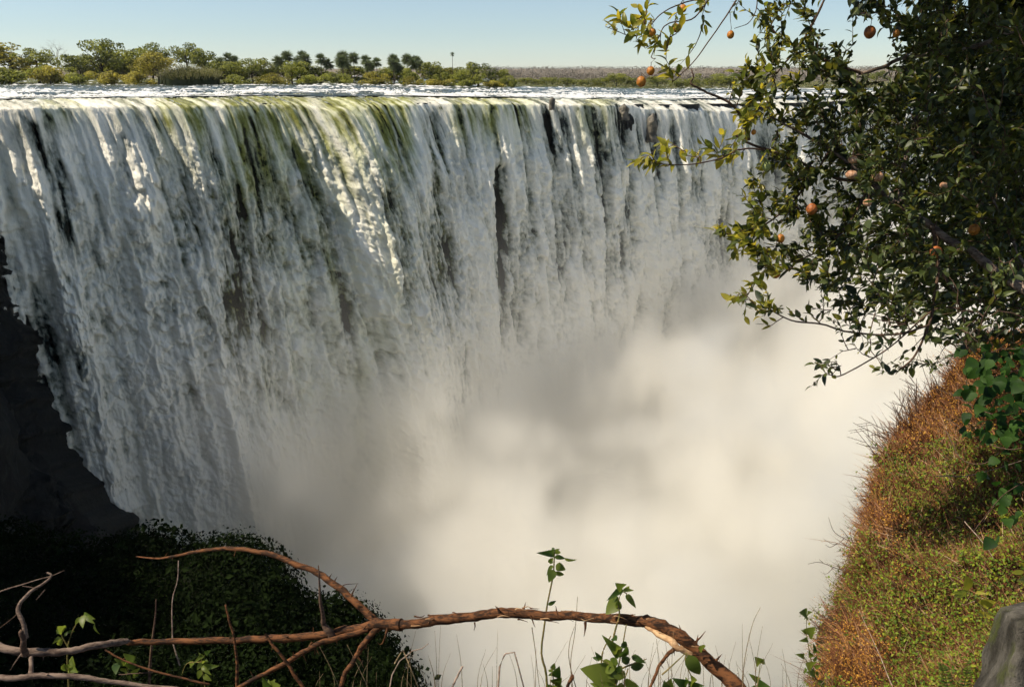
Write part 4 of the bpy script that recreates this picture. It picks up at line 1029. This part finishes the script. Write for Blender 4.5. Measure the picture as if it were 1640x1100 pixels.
# inner crown behind, out toward the trunk
inner = []
for k in range(15000):
    x_ = 1340+rng.uniform(0, 1)**.8*560; y_ = rng.uniform(-260, 560)
    if rng.uniform() > sstep(1330, 1560, x_+.25*max(0, 400-abs(y_-300))-60)*(1-.8*sstep(420, 560, y_)): continue
    if ((x_-1400)/60)**2+((y_-90)/45)**2 < 1: continue
    p_ = np.array(P(x_, y_, rng.uniform(5.2, 8.5))); inner.append((p_, rng.normal(size=3), np.array([-.3, 0, 1.0])+rng.normal(size=3)*.6, rng.uniform(.09, .17), False, rng.integers(0, 16)))
for k in range(15000):                                    # unseen crown above the picture, extended to shade the tree's right side
    x_ = rng.uniform(1170, 2000); y_ = rng.uniform(-800, -45 if True else 0)
    if y_ > -150 and x_ < 1300: continue
    inner.append((np.array(P(x_, y_, rng.uniform(3.6, 7.0))), rng.normal(size=3), np.array([-.3, 0, 1.0])+rng.normal(size=3)*.6, rng.uniform(.09, .15), False, rng.integers(0, 16)))
leaf_mass('inner_and_shade_foliage', tree_r, inner, (M_LEAF, M_LEAFY), LSL)
m = MB(); m.tube(curve_pts(pp([(2300, 1100, 4.3), (2150, 800, 4.2), (1950, 600, 4.0), (1700, 500, 3.9)]), 12), np.linspace(.09, .045, 12), 9); obj('trunk', m.mesh('trunk', M_LIMB), tree_r)

# ------------------------------------------------------------------ creeper at the foot of the tree
cr_ = root('creeper', 'dark broad leaved creeper hanging over the top right of the bank', 'creeper')
for pts in ([(1660, 590, 3.9), (1600, 600, 4.0), (1555, 640, 4.1), (1520, 628, 4.2)], [(1660, 640, 3.7), (1600, 665, 3.8), (1540, 640, 4.0), (1500, 622, 4.1)], [(1670, 700, 3.5), (1620, 720, 3.6), (1560, 700, 3.8), (1520, 670, 4.0)],
            [(1660, 760, 3.4), (1610, 790, 3.5), (1575, 830, 3.6), (1560, 850, 3.6)], [(1515, 690, 4.0), (1540, 735, 3.9), (1575, 742, 3.8), (1600, 725, 3.8)], [(1650, 560, 3.9), (1600, 560, 4.0), (1560, 580, 4.1)]):
    m = MB(); limb(m, pts, 3, 1.5, None, 14, 5, .2); obj('stem', m.mesh('stem', M_TWIG), cr_)
for k in range(210):
    x_, y_ = (rng.uniform(1545, 1660), rng.uniform(555, 700)) if k < 180 else (rng.uniform(1575, 1660), rng.uniform(690, 900))
    if k >= 262: x_, y_ = rng.uniform(1500, 1580), rng.uniform(610, 720)
    p_ = np.array(P(x_, y_, rng.uniform(3.3, 4.2))); d = np.array([rng.uniform(-1, .3), rng.uniform(-.6, .3), rng.uniform(-1, .3)])
    leaf_obj(cr_, CM[rng.integers(0, 8)], p_, d, np.array([-.3, -.4, .8])+rng.normal(size=3)*.7, rng.uniform(.032, .072))
# seedling by the stump and its neighbours
def px_leaf(parent, ms, b_, t_, D, w=1.0, D2=None, tilt=(0, -.8, .5)):
    p_ = np.array(P(b_[0], b_[1], D)); q = np.array(P(t_[0], t_[1], D2 or D)); d = q-p_
    return leaf_obj(parent, ms, p_, d, np.array(tilt)+rng.normal(size=3)*.2, np.linalg.norm(d), w)
def plant(name, label, stems, lvs, D, ms=None, r=4, cat='plant', mat=None, group=None):
    t = root(name, label, cat, group)
    for s_ in stems: m = MB(); limb(m, s_, r, r*.5, D, 16, 5, .1); obj('stem', m.mesh('stem', mat or M_STEM), t)
    for l_ in lvs:
        k_ = (ms or WM)[int(rng.integers(0, len(ms or WM)))]
        px_leaf(t, k_, l_[0], l_[1], D+rng.uniform(-.02, .02), l_[2] if len(l_) > 2 else 1.0, D+rng.uniform(-.05, .03))
    return t
M_STEM = twig_mat('green_stem', (.09, .09, .02), (.20, .15, .05), 60)
plant('seedling', 'yellow-green seedling with upright pale leaf beside the grey stump', [[(1585, 1000), (1568, 968), (1550, 945)], [(1560, 960), (1580, 975), (1590, 965)]],
      [((1551, 945), (1548, 922), 1.1), ((1549, 946), (1527, 950), .7), ((1549, 948), (1526, 956), .6), ((1566, 966), (1596, 964), 1.0), ((1570, 985), (1590, 985), .8), ((1562, 948), (1580, 950), .6), ((1576, 984), (1566, 980), .8)], 2.6, LMY, 3, 'seedling')
plant('seedling', 'small orange-yellow leaves at the right picture edge above the stump', [[(1650, 935), (1630, 922)]], [((1640, 915), (1620, 917), .9), ((1650, 925), (1634, 930), 1.0), ((1645, 905), (1632, 902), .8)], 2.6, LMY, 2, 'seedling')
for (lab, pts) in [('yellow-green fern frond rising left of the stump', [(1520, 1110), (1512, 1075), (1505, 1060)]), ('second fern frond close to the base of the stump', [(1540, 1112), (1548, 1080), (1550, 1055)])]:
    t = root('fern', lab, 'fern'); m = MB(); c_, _ = limb(m, pts, 2.4, 1, 2.5, 14, 4); obj('stem', m.mesh('stem', M_STEM), t)
    for k in range(2, 14):
        for sd in (-1, 1): leaf_obj(t, WM[k % 12], c_[k-1], np.array([sd, -.1, .35]), np.array([0, -.8, .5]), .034*(1-k/18), .6)

# ------------------------------------------------------------------ stump in the corner
def stump():
    prof = [(1536, 1190), (1556, 1098), (1578, 1030), (1597, 974), (1612, 958), (1640, 962), (1690, 975), (1760, 985)]
    # three rings of corners: left edge, ridge, far right, swept upward
    lev = np.linspace(0, 1, 26)
    lx = np.interp(lev, [0, .45, 1], [1530, 1557, 1600]); ly = np.interp(lev, [0, .45, 1], [1200, 1098, 972])
    rx = np.interp(lev, [0, .45, 1], [1604, 1614, 1630]); ry = np.interp(lev, [0, .45, 1], [1215, 1110, 1000])
    ring = []
    for k in range(26):
        A_ = np.array(P(lx[k], ly[k], 1.92)); B_ = np.array(P(rx[k], ry[k], 1.72)); C_ = B_+np.array([.25, .0, -.03]); D_ = A_+np.array([.2, .10, -.06])
        cs = [A_, B_, C_, D_]; row = []
        for i in range(4):
            for f_ in np.linspace(0, 1, 9)[:-1]: row.append(cs[i]*(1-f_)+cs[(i+1) % 4]*f_)
        ring.append(row)
    g_ = np.array(ring); cen = g_.mean(1, keepdims=True)
    nz = fbm(g_[..., 0]*14, g_[..., 2]*6+g_[..., 1]*9, 4, 701); g_ = g_+(g_-cen)*(.10*nz[..., None])
    # rounded, ragged top
    caps = [g_]
    for s_, h_ in ((.85, .012), (.55, .02), (.2, .018)):
        r_ = cen[-1:]+(g_[-1:]-cen[-1:])*s_+np.array([0, 0, h_]); r_[..., 2] += .012*fbm(r_[..., 0]*30, r_[..., 1]*30, 3, 703); caps.append(r_)
    g_ = np.concatenate(caps); g_ = np.concatenate([g_, g_[:, :1]], 1)
    return mesh('stump', g_.reshape(-1, 3), grid_faces(g_.shape[0], g_.shape[1]))
b = NB('weathered_wood'); c = b.coord(); n1 = b.noise(b.mapping(c, (9, 9, 3)), 2, 6, .65); n2 = b.noise(c, 7, 4, .6); n3 = b.noise(c, 60, 3, .7)
c1 = b.mixc(b.ss(n1, .3, .7), rgb(.022, .020, .015), rgb(.10, .092, .078)); c1 = b.mixc(b.mul(b.ss(n2, .48, .6), .75), c1, rgb(.05, .06, .012)); c1 = b.mixc(b.ss(b.n('SeparateXYZ', Vector=c).outputs[2], -1.17, -1.13), c1, rgb(.02, .02, .012))
c1 = b.mixc(b.mul(b.ss(n3, .6, .7), .8), c1, rgb(.03, .03, .02))
me = stump(); me.materials.append(b.surf(b.bsdf(c1, .9, .15, b.bump(b.add(n1, b.mul(n3, .4)), .7, .02))))
obj('stump', me, label='grey weathered stump with mossy dark top in the bottom right corner', category='stump')

# ------------------------------------------------------------------ long thorny branch across the bottom
tb = root('fallen_branch', 'long thorny brown branch arching across the bottom of the picture', 'branch')
def part(name, pts, r0, r1, D=None, mat=None, n=24, seg=9, wob=.3, mid=None, parent=None, thorns=0, th=(6, 14)):
    m = MB(); c_, rr = limb(m, pts, r0, r1, D, n, seg, wob, mid=mid); o = obj(name, m.mesh(name, mat or M_BARK), parent or tb)
    for _ in range(thorns):
        k = int(rng.integers(1, n-1)); dr = np.array([rng.normal()*.4, rng.normal()*.5, rng.choice([-1, 1])*rng.uniform(.6, 1)]); tm = MB()
        L_ = rng.uniform(*th)*2.3/F; thorn(tm, c_[k]+dr/np.linalg.norm(dr)*rr[k]*.6, dr+np.array([.3, 0, 0]), L_+rr[k]*.5, rr[k]*.22+.0008); obj('thorn', tm.mesh('thorn', mat or M_BARK), parent or tb)
    return o
part('stem', [(640, 1001, 2.36), (700, 993, 2.34), (760, 987, 2.32), (800, 980, 2.3), (860, 985, 2.28), (920, 987, 2.25), (985, 990, 2.2), (1030, 995, 2.18), (1062, 1002, 2.15), (1100, 1028, 2.12), (1140, 1064, 2.1), (1200, 1120, 2.05)], 24, 34, None, M_BARK, 70, 12, .10, 23, thorns=14)
part('stem', [(645, 1001, 2.36), (600, 1000, 2.38), (560, 1008, 2.4), (500, 1019, 2.42), (430, 1022, 2.44), (370, 1025, 2.45), (300, 1026, 2.46), (230, 1028, 2.47), (205, 1028, 2.47)], 26, 13, None, M_BARK, 50, 10, .12, 16, thorns=9)
part('arch', [(612, 1004, 2.38), (590, 985, 2.4), (560, 955, 2.43), (520, 925, 2.47), (470, 901, 2.5), (420, 885, 2.54), (375, 878, 2.57), (330, 881, 2.6), (290, 888, 2.62), (255, 894, 2.64), (218, 891, 2.66)], 19, 2.5, None, M_BARK, 50, 9, .14, 13, thorns=8)
part('side_branch', [(590, 1009, 2.37), (540, 1021, 2.36), (500, 1035, 2.34), (460, 1060, 2.32), (415, 1083, 2.3), (360, 1112, 2.28)], 14, 10, None, M_BARK, 30, 8, .16, thorns=9)
part('side_branch', [(606, 1005, 2.37), (590, 1022, 2.35), (572, 1048, 2.33), (556, 1072, 2.31), (540, 1115, 2.3)], 15, 10, None, M_BARK, 24, 8, .16, thorns=6)
part('stub', [(532, 1016, 2.4), (520, 1000, 2.39), (515, 975, 2.37), (512, 940, 2.36), (510, 905, 2.35)], 18, 2.5, None, M_TWIG, 18, 8, .2, 8, thorns=2)
part('stub', [(1035, 1003, 2.17), (1060, 1018, 2.13), (1085, 1035, 2.1), (1105, 1048, 2.1)], 10, 14, None, M_PEEL, 16, 8, .2, 18)
part('side_branch', [(1082, 1036, 2.1), (1066, 1052, 2.09), (1050, 1078, 2.08), (1036, 1115, 2.06)], 10, 6, None, M_BARK, 22, 7, .22, thorns=7, th=(4, 8))
for pts, r in [([(1110, 1032), (1120, 1022), (1130, 1010)], 6), ([(938, 996), (937, 1008), (935, 1019)], 7), ([(500, 1028), (490, 1042), (470, 1058)], 5), ([(620, 1005), (617, 1018), (611, 1032), (604, 1028)], 7), ([(573, 1052), (579, 1060), (582, 1068)], 5), ([(547, 942), (552, 936), (574, 934)], 3),
               ([(562, 955), (567, 945), (572, 935)], 5), ([(800, 982), (797, 974), (793, 970)], 8), ([(892, 984), (891, 977), (890, 970)], 6), ([(760, 996), (761, 1003), (759, 1009)], 4), ([(1005, 988), (1012, 984), (1018, 984)], 5), ([(850, 985), (853, 994), (857, 1004)], 5)]:
    m = MB(); limb(m, pts, r, 1.0, 2.2 if pts[0][0] > 700 else 2.36, 6, 6, .15); obj('thorn', m.mesh('thorn', M_BARK), tb)
# knots and peeling bark flakes
for _ in range(26):
    x_ = rng.uniform(620, 1120); y_ = float(np.interp(x_, [600, 700, 800, 900, 985, 1062, 1140], [1000, 993, 981, 986, 990, 1003, 1064]))+rng.uniform(-11, 10)
    m = MB(); D_ = float(np.interp(x_, [600, 1140], [2.33, 2.06])); limb(m, [(x_, y_), (x_+rng.uniform(5, 12), y_+rng.uniform(-3, 3)), (x_+rng.uniform(14, 22), y_+rng.uniform(-2, 6))], rng.uniform(2, 5), .8, D_, 5, 4, .4); obj('bark_flake', m.mesh('bark_flake', M_PEEL if rng.uniform() < .35 else M_BARK), tb)
# pale branch at the lower left
lb = root('fallen_branch', 'pale dead branch at the lower left with an upright forked stub', 'branch')
part('stem', [(-600, 1100, 2.1), (-420, 1050, 2.2), (-200, 1020, 2.25), (-40, 1033, 2.3), (0, 1037, 2.3), (40, 1043, 2.3), (80, 1044, 2.32), (120, 1041, 2.34), (160, 1032, 2.37), (205, 1026, 2.43)], 24, 15, None, M_PALEB, 60, 9, .12, parent=lb, thorns=3)
part('stub', [(40, 1046, 2.28), (38, 1030, 2.26), (34, 1012, 2.25)], 16, 11, None, M_TWIG, 12, 8, .2, parent=lb)
part('stub', [(42, 1022, 2.29), (37, 995, 2.3), (28, 975, 2.31), (38, 958, 2.33), (55, 943, 2.35), (76, 930, 2.36), (82, 920, 2.37), (76, 917, 2.37)], 11, 4, None, M_PALEB, 28, 8, .15, parent=lb)
part('twig', [(-20, 955, 2.4), (8, 944, 2.39), (35, 936, 2.38), (60, 928, 2.38), (82, 922, 2.37), (103, 913, 2.37)], 4, 1.4, None, M_PALEB, 16, 5, .15, parent=lb)
part('twig', [(36, 938), (50, 940), (60, 944)], 2.5, 1.4, 2.37, M_PALEB, 8, 5, .15, parent=lb)
part('twig', [(33, 972), (25, 985), (0, 1005)], 2.4, 1.4, 2.33, M_TWIG, 8, 5, .15, parent=lb)
part('twig', [(72, 944), (65, 952), (58, 960)], 2.4, 1.2, 2.34, M_PALEB, 8, 5, .15, parent=lb)
part('thorn', [(36, 1046), (27, 1056), (17, 1072)], 6, 1.2, 2.27, M_PALEB, 8, 5, .15, parent=lb)
lc = root('fallen_branch', 'thick pale branch lying along the bottom left edge of the picture', 'branch')
part('stem', [(-500, 1150, 2.1), (-220, 1105, 2.15), (-40, 1086, 2.2), (20, 1086, 2.2), (70, 1081, 2.21), (130, 1084, 2.22), (200, 1095, 2.24), (280, 1102, 2.25), (340, 1112, 2.26)], 18, 9, None, M_PALEB, 60, 8, .14, parent=lc, thorns=3)
part('stub', [(51, 1084, 2.2), (49, 1070, 2.22), (50, 1052, 2.25)], 12, 9, None, M_PALEB, 10, 8, .15, parent=lc)
def stick(label, pts, r0, r1, D, mat, thn=0, name='dry_stick'):
    t = root(name, label, 'stick'); part('stem', pts, r0, r1, D, mat, 18, 6, .18, parent=t, thorns=thn, th=(3, 7)); return t
stick('thin pale stick standing upright behind the left half of the thorny branch', [(288, 1065), (280, 1040), (276, 1015), (276, 960), (284, 930), (286, 898)], 3.4, 2, 2.5, M_PALE)
stick('dark upright stick crossing behind the branch left of the thin pale stick', [(238, 1110), (241, 1060), (246, 1010), (249, 985), (250, 960)], 7, 2.5, 2.52, M_TWIG)
stick('knobbly brown stick crossing in front of the branch right of the pale stick', [(378, 1112), (379, 1060), (372, 1010), (366, 990), (362, 968)], 8, 4, 2.32, M_BARK, 3)
stick('short thorny stick leaning diagonally over the fork of the branch', [(425, 1014), (445, 1042), (468, 1075), (492, 1112)], 6, 9, 2.25, M_BARK, 5)
stick('slanting thin twig below the branch at the lower left', [(168, 1040), (210, 1062), (260, 1078), (335, 1095)], 4, 5, 2.35, M_BARK, 3)
stick('thin dark twig meeting the slanting twig at the lower left', [(190, 1080), (215, 1078), (245, 1076)], 2.5, 2, 2.36, M_TWIG, 1)
stick('splintered pale stalk end poking up at the bottom left of centre', [(721, 1112), (728, 1092), (741, 1067)], 6, 4.5, 2.1, M_PALE)
stick('stout red-tipped stub at the bottom below the upright weed', [(905, 1112), (911, 1095), (917, 1081)], 8, 9, 2.05, M_BARK)
# bent straws and grass
def straw(label, pts, r=3.0, D=2.2, mat=None):
    t = root('bent_straw', label, 'straw'); m = MB()
    q = pp(pts, D); m.tube(np.repeat(q, 1, 0), np.linspace(r, r*.6, len(q))*D/F*.5, 5); obj('stem', m.mesh('stem', mat or M_PALE), t)
straw('pale broken straw folded over in a square arch at the bottom centre', [(797, 1110), (800, 1068), (807, 1050), (810, 1046), (824, 1044), (830, 1066), (840, 1104)], 3.6)
straw('thin straw bent in a sharp tent shape left of the square arched straw', [(632, 1062), (640, 1048), (645, 1040), (658, 1070), (674, 1110)], 2.8, 2.2, M_DRYG)
straw('curved dry straw with a pale drooping tip behind the tent shaped straw', [(622, 1112), (628, 1080), (640, 1058), (660, 1042), (676, 1038), (686, 1030)], 2.4, 2.25)
def grass(n, x0, x1, name, lab, mat):
    m = MB()
    for _ in range(n):
        x_ = rng.uniform(x0, x1); h_ = rng.uniform(25, 110)*(.6+.5*math.sin((x_-x0)/(x1-x0)*3.1)); ln = rng.uniform(-22, 30); D_ = rng.uniform(1.95, 2.7)
        limb(m, [(x_, 1125), (x_+ln*.2, 1125-h_*.5-10), (x_+ln, 1112-h_)], rng.uniform(1.2, 2.2), .5, D_, 8, 4)
    obj(name, m.mesh(name, mat), kind='stuff', label=lab, category='grass')
grass(62, 930, 1330, 'grass', 'fine bent grass blades along the bottom edge right of the weeds', M_DRYG)
grass(30, 500, 930, 'grass', 'sparse thin grass blades along the bottom centre', M_DRYG)
for (lab, pts) in [('tall hair-thin stem rising behind the branch right of the upright weed', [(918, 1110), (914, 1060), (921, 1010), (925, 955)]), ('thin dry stem hanging from the branch left of the upright weed', [(852, 1004), (857, 1040), (862, 1085), (866, 1112)]),
                   ('long thin grass stem curving right toward the bank', [(1190, 1110), (1192, 1060), (1205, 1000), (1218, 972)]), ('slender bowed stem left of the broad leafed weed', [(925, 1110), (912, 1060), (912, 1030), (920, 1003)]),
                   ('thin blackish stem crossing under the fork of the branch', [(595, 1112), (575, 1070), (556, 1032)]), ('second blackish stem slanting through the fork', [(548, 1112), (530, 1070), (512, 1035)])]:
    t = root('grass_stem', lab, 'stem'); m = MB(); limb(m, pts, 2.2, 1.2, 2.5, 16, 4); obj('stem', m.mesh('stem', M_DRYG), t)

# ------------------------------------------------------------------ weeds
A = plant('weed', 'tall upright weed with a drooping tuft of leaves left of centre bottom', [[(876, 1112), (874, 1075), (867, 1046), (872, 1000), (877, 965), (886, 920), (888, 884)]],
      [((887, 912), (879, 932), 1.3), ((885, 905), (876, 918), 1.0), ((890, 905), (906, 912), 1.5), ((889, 915), (905, 922), .9), ((888, 892), (906, 893), 1.0), ((904, 893), (922, 899), .8), ((887, 884), (873, 887), .9), ((888, 882), (899, 886), 1.0), ((887, 881), (884, 876), 1.5), ((889, 881), (896, 879), 1.2),
       ((878, 968), (891, 962), 1.0), ((886, 900), (878, 900), 1.1), ((886, 893), (876, 905), 1.0)], 2.45, None, 6)
plant('weed', 'weed curling over the thorny branch with a hanging oval leaf', [[(978, 1040), (985, 1010), (992, 985), (990, 965), (996, 948), (1004, 950)], [(962, 1080), (965, 1045), (978, 1018)]],
      [((992, 962), (970, 982), 1.5), ((990, 960), (992, 982), 1.1), ((1003, 951), (1018, 972), .9), ((998, 944), (1014, 945), .8), ((996, 942), (980, 955), .9), ((998, 940), (990, 938), 1.4), ((1000, 942), (1012, 940), .8), ((990, 955), (980, 965), 1.0)], 2.16, None, 5)
B = plant('weed', 'bushy weed with broad shaded green leaves below the thorny branch', [[(985, 1115), (988, 1080), (994, 1050), (1003, 1000)], [(1000, 1115), (1000, 1090), (1006, 1070)], [(992, 1075), (975, 1062), (962, 1056)], [(995, 1070), (1015, 1062), (1035, 1055)]],
      [((990, 1090), (934, 1070), 1.2), ((985, 1096), (945, 1100), 1.1), ((1000, 1085), (975, 1065), 1.1), ((985, 1072), (960, 1058), 1.4), ((1010, 1068), (1034, 1064), 1.5), ((1012, 1050), (1032, 1060), 1.3), ((993, 1048), (978, 1036), 1.3), ((992, 1052), (1006, 1038), 1.3), ((990, 1040), (975, 1030), 1.0), ((994, 1035), (1008, 1028), 1.0), ((988, 1025), (978, 1018), 1.1), ((1000, 1090), (1022, 1100), 1.2), ((990, 1062), (975, 1055), 1.4), ((996, 1060), (1010, 1052), 1.4), ((962, 1056), (948, 1052), 1.0), ((962, 1056), (955, 1046), 1.0),
       ((988, 1078), (968, 1085), 1.3), ((1000, 1100), (982, 1112), 1.3), ((996, 1066), (984, 1078), 1.3)], 2.1, None, 5)
plant('weed', 'single green leaf pair hanging beneath the right end of the thorny branch', [[(1100, 1045), (1098, 1060), (1110, 1090), (1116, 1115)], [(1060, 1080), (1080, 1062), (1097, 1046)]], [((1102, 1048), (1122, 1084), 1.3), ((1120, 1034), (1130, 1042), 1.2), ((1118, 1038), (1126, 1036), 1.0)], 2.05, None, 4)
plant('weed', 'small weed with reddish bud low on the left of the bushy weed', [[(884, 1115), (886, 1090), (884, 1070)]], [((885, 1082), (895, 1074), 1.4), ((884, 1076), (879, 1070), 1.2), ((885, 1072), (888, 1062), 1.3), ((886, 1094), (898, 1088), 1.2), ((884, 1098), (902, 1102), 1.3), ((884, 1100), (876, 1096), 1.3), ((888, 1088), (894, 1094), 1.2), ((886, 1100), (896, 1112), 1.2), ((884, 1105), (876, 1112), 1.2)], 2.1, None, 4)
plant('weed', 'dark crumpled leaves at the bottom edge under the branch bend', [[(1105, 1115), (1103, 1098)]], [((1100, 1096), (1086, 1092), 1.6), ((1102, 1094), (1098, 1084), 1.6), ((1106, 1094), (1114, 1088), 1.5), ((1104, 1098), (1118, 1098), 1.5), ((1100, 1102), (1088, 1106), 1.5), ((1070, 1108), (1064, 1092), 1.2), ((1068, 1104), (1074, 1090), 1.2)], 2.05, None, 4)
plant('weed', 'spindly weed with budded top standing left of the bank foot', [[(1312, 1112), (1306, 1085), (1298, 1050), (1292, 1015), (1292, 985)], [(1303, 1075), (1290, 1055), (1286, 1050)], [(1306, 1085), (1325, 1105)]],
      [((1292, 985), (1287, 980), 1.5), ((1292, 984), (1298, 982), 1.6), ((1293, 1013), (1286, 1011), 1.3), ((1294, 1016), (1300, 1008), 1.3), ((1287, 1052), (1282, 1048), 1.3), ((1300, 1046), (1308, 1036), 1.2), ((1302, 1058), (1310, 1050), 1.2), ((1300, 1052), (1296, 1044), 1.0), ((1304, 1068), (1314, 1066), 1.2), ((1305, 1080), (1296, 1076), 1.2), ((1306, 1075), (1312, 1082), 1.3), ((1310, 1095), (1322, 1092), 1.3), ((1293, 1022), (1287, 1026), 1.2), ((1302, 1066), (1294, 1064), 1.2)], 2.6, None, 3)
plant('weed', 'short stiff weed between grass blades right of centre bottom', [[(1210, 1112), (1214, 1090), (1218, 1060)]], [((1218, 1061), (1213, 1056), 1.5), ((1218, 1061), (1223, 1058), 1.5), ((1214, 1088), (1206, 1084), 1.3), ((1213, 1092), (1222, 1086), 1.3), ((1212, 1100), (1203, 1100), 1.3), ((1213, 1096), (1226, 1098), 1.3)], 2.4, None, 3)
plant('weed', 'leafy weed in the dark at the lower left above the pale branch', [[(110, 1100), (108, 1050), (112, 1020), (128, 990), (135, 985)], [(112, 1040), (100, 1020), (96, 1005)]],
      [((130, 988), (118, 1000), 1.3), ((134, 984), (146, 990), .9), ((134, 985), (131, 1004), 1.0), ((138, 986), (150, 998), .7), ((152, 998), (155, 1016), .7), ((98, 1006), (92, 1014), 1.0), ((97, 1004), (103, 1002), 1.3), ((98, 1010), (88, 1010), 1.0), ((96, 1020), (86, 1028), .8), ((99, 1022), (92, 1038), .7), ((104, 1018), (108, 1010), 1.1), ((108, 1012), (120, 1010), 1.1), ((104, 1062), (104, 1080), .7), ((112, 1060), (120, 1076), .8), ((112, 1062), (112, 1082), .8), ((114, 1052), (118, 1066), 1.0), ((102, 1010), (94, 1004), 1.2)], 2.55, None, 4)
plant('weed', 'weed with pale serrated leaves in the dark right of the leafy weed', [[(215, 1105), (208, 1080), (200, 1062)]], [((202, 1062), (186, 1058), 1.2), ((190, 1060), (184, 1076), 1.0), ((203, 1058), (212, 1054), 1.2), ((205, 1068), (216, 1062), 1.2), ((202, 1070), (198, 1082), 1.0), ((208, 1080), (206, 1092), 1.0), ((212, 1084), (222, 1080), 1.0), ((214, 1090), (226, 1094), 1.0), ((212, 1080), (220, 1072), 1.1)], 2.5, None, 3)
plant('weed', 'drooping leafed weed in the dark below the knobbly brown stick', [[(330, 1112), (326, 1085), (322, 1060), (328, 1048)], [(322, 1060), (300, 1062), (291, 1080)]],
      [((326, 1050), (314, 1056), 1.0), ((328, 1046), (336, 1042), 1.0), ((325, 1056), (332, 1062), 1.1), ((322, 1060), (316, 1072), 1.1), ((324, 1066), (334, 1078), 1.0), ((322, 1072), (316, 1088), 1.0), ((326, 1080), (338, 1090), 1.0), ((326, 1052), (318, 1046), 1.0), ((312, 1060), (298, 1068), 1.3), ((328, 1066), (340, 1068), 1.0)], 2.45, None, 3)
plant('weed', 'small bright tipped weed under the side branch at the bottom', [[(432, 1115), (434, 1098)]], [((434, 1098), (428, 1088), 1.3), ((434, 1098), (440, 1086), 1.3), ((433, 1102), (424, 1098), 1.2), ((435, 1102), (444, 1098), 1.2), ((434, 1106), (426, 1110), 1.2)], 2.2, None, 3)

# ------------------------------------------------------------------ rocks on the brink
def brink_rock(label, px, top, wpx, hpx, seed):
    u = float(px_to_u(px)); c_ = LU0+u*TAN; Y = float(c_[1])-2.6; q = PY(px, top, Y); w_ = wpx/1310*Y; h_ = hpx/1310*Y
    th = np.linspace(0, 1, 14)[:, None]; ph = np.arange(25)[None]*2*np.pi/24
    r_ = np.where(th < .35, np.sin(th/.35*np.pi/2), 1+.12*(th-.35))*w_*.5
    v = np.stack([r_*np.cos(ph), r_*.9*np.sin(ph)+0*th, -th*h_+0*ph], -1)
    n_ = fbm(v[..., 0]*.9+seed, v[..., 2]*.5+v[..., 1]*.7, 4, seed); v[..., :2] *= (1+.30*n_)[..., None]; v[..., 2] += .3*n_
    me = mesh('rock', v, grid_faces(14, 25), M_BOULDER); o = obj('rock', me, label=label, category='rock', group='dark rocks splitting the water at the brink'); o.location = q
b = NB('brink_rock'); c = b.coord(); n1 = b.noise(c, .8, 5, .65)
M_BOULDER = b.surf(b.bsdf(b.mixc(b.ss(n1, .35, .65), rgb(.035, .032, .024), rgb(.17, .15, .115)), .55, .4, b.bump(n1, .8, .5)))
brink_rock('rounded grey rock pillar parting the water near the right end of the brink', 1046, 181, 17, 46, 3)
brink_rock('dark rock ledge on the brink just left of the grey rock pillar', 1000, 166, 15, 26, 5)
brink_rock('small black rock breaking the brink right of centre', 884, 156, 9, 20, 8)
# ------------------------------------------------------------------ thin air haze over everything
v = np.array([[x, y, z] for x in (-14500, 14500) for y in (-16, 7700) for z in (-104, 34)], float)
hz = mesh('haze', v, np.array([[0,1,3,2],[4,6,7,5],[0,4,5,1],[2,3,7,6],[0,2,6,4],[1,5,7,3]]), smooth=False)
b = NB('haze'); vol = b.n('VolumePrincipled', Color=rgb(.95, .96, 1), Density=.00004, Anisotropy=.3).outputs[0]; b.t.links.new(vol, b.out.inputs['Volume']); hz.materials.append(b.m)
obj('haze', hz, kind='stuff', label='thin haze over the river and distant hills', category='haze')
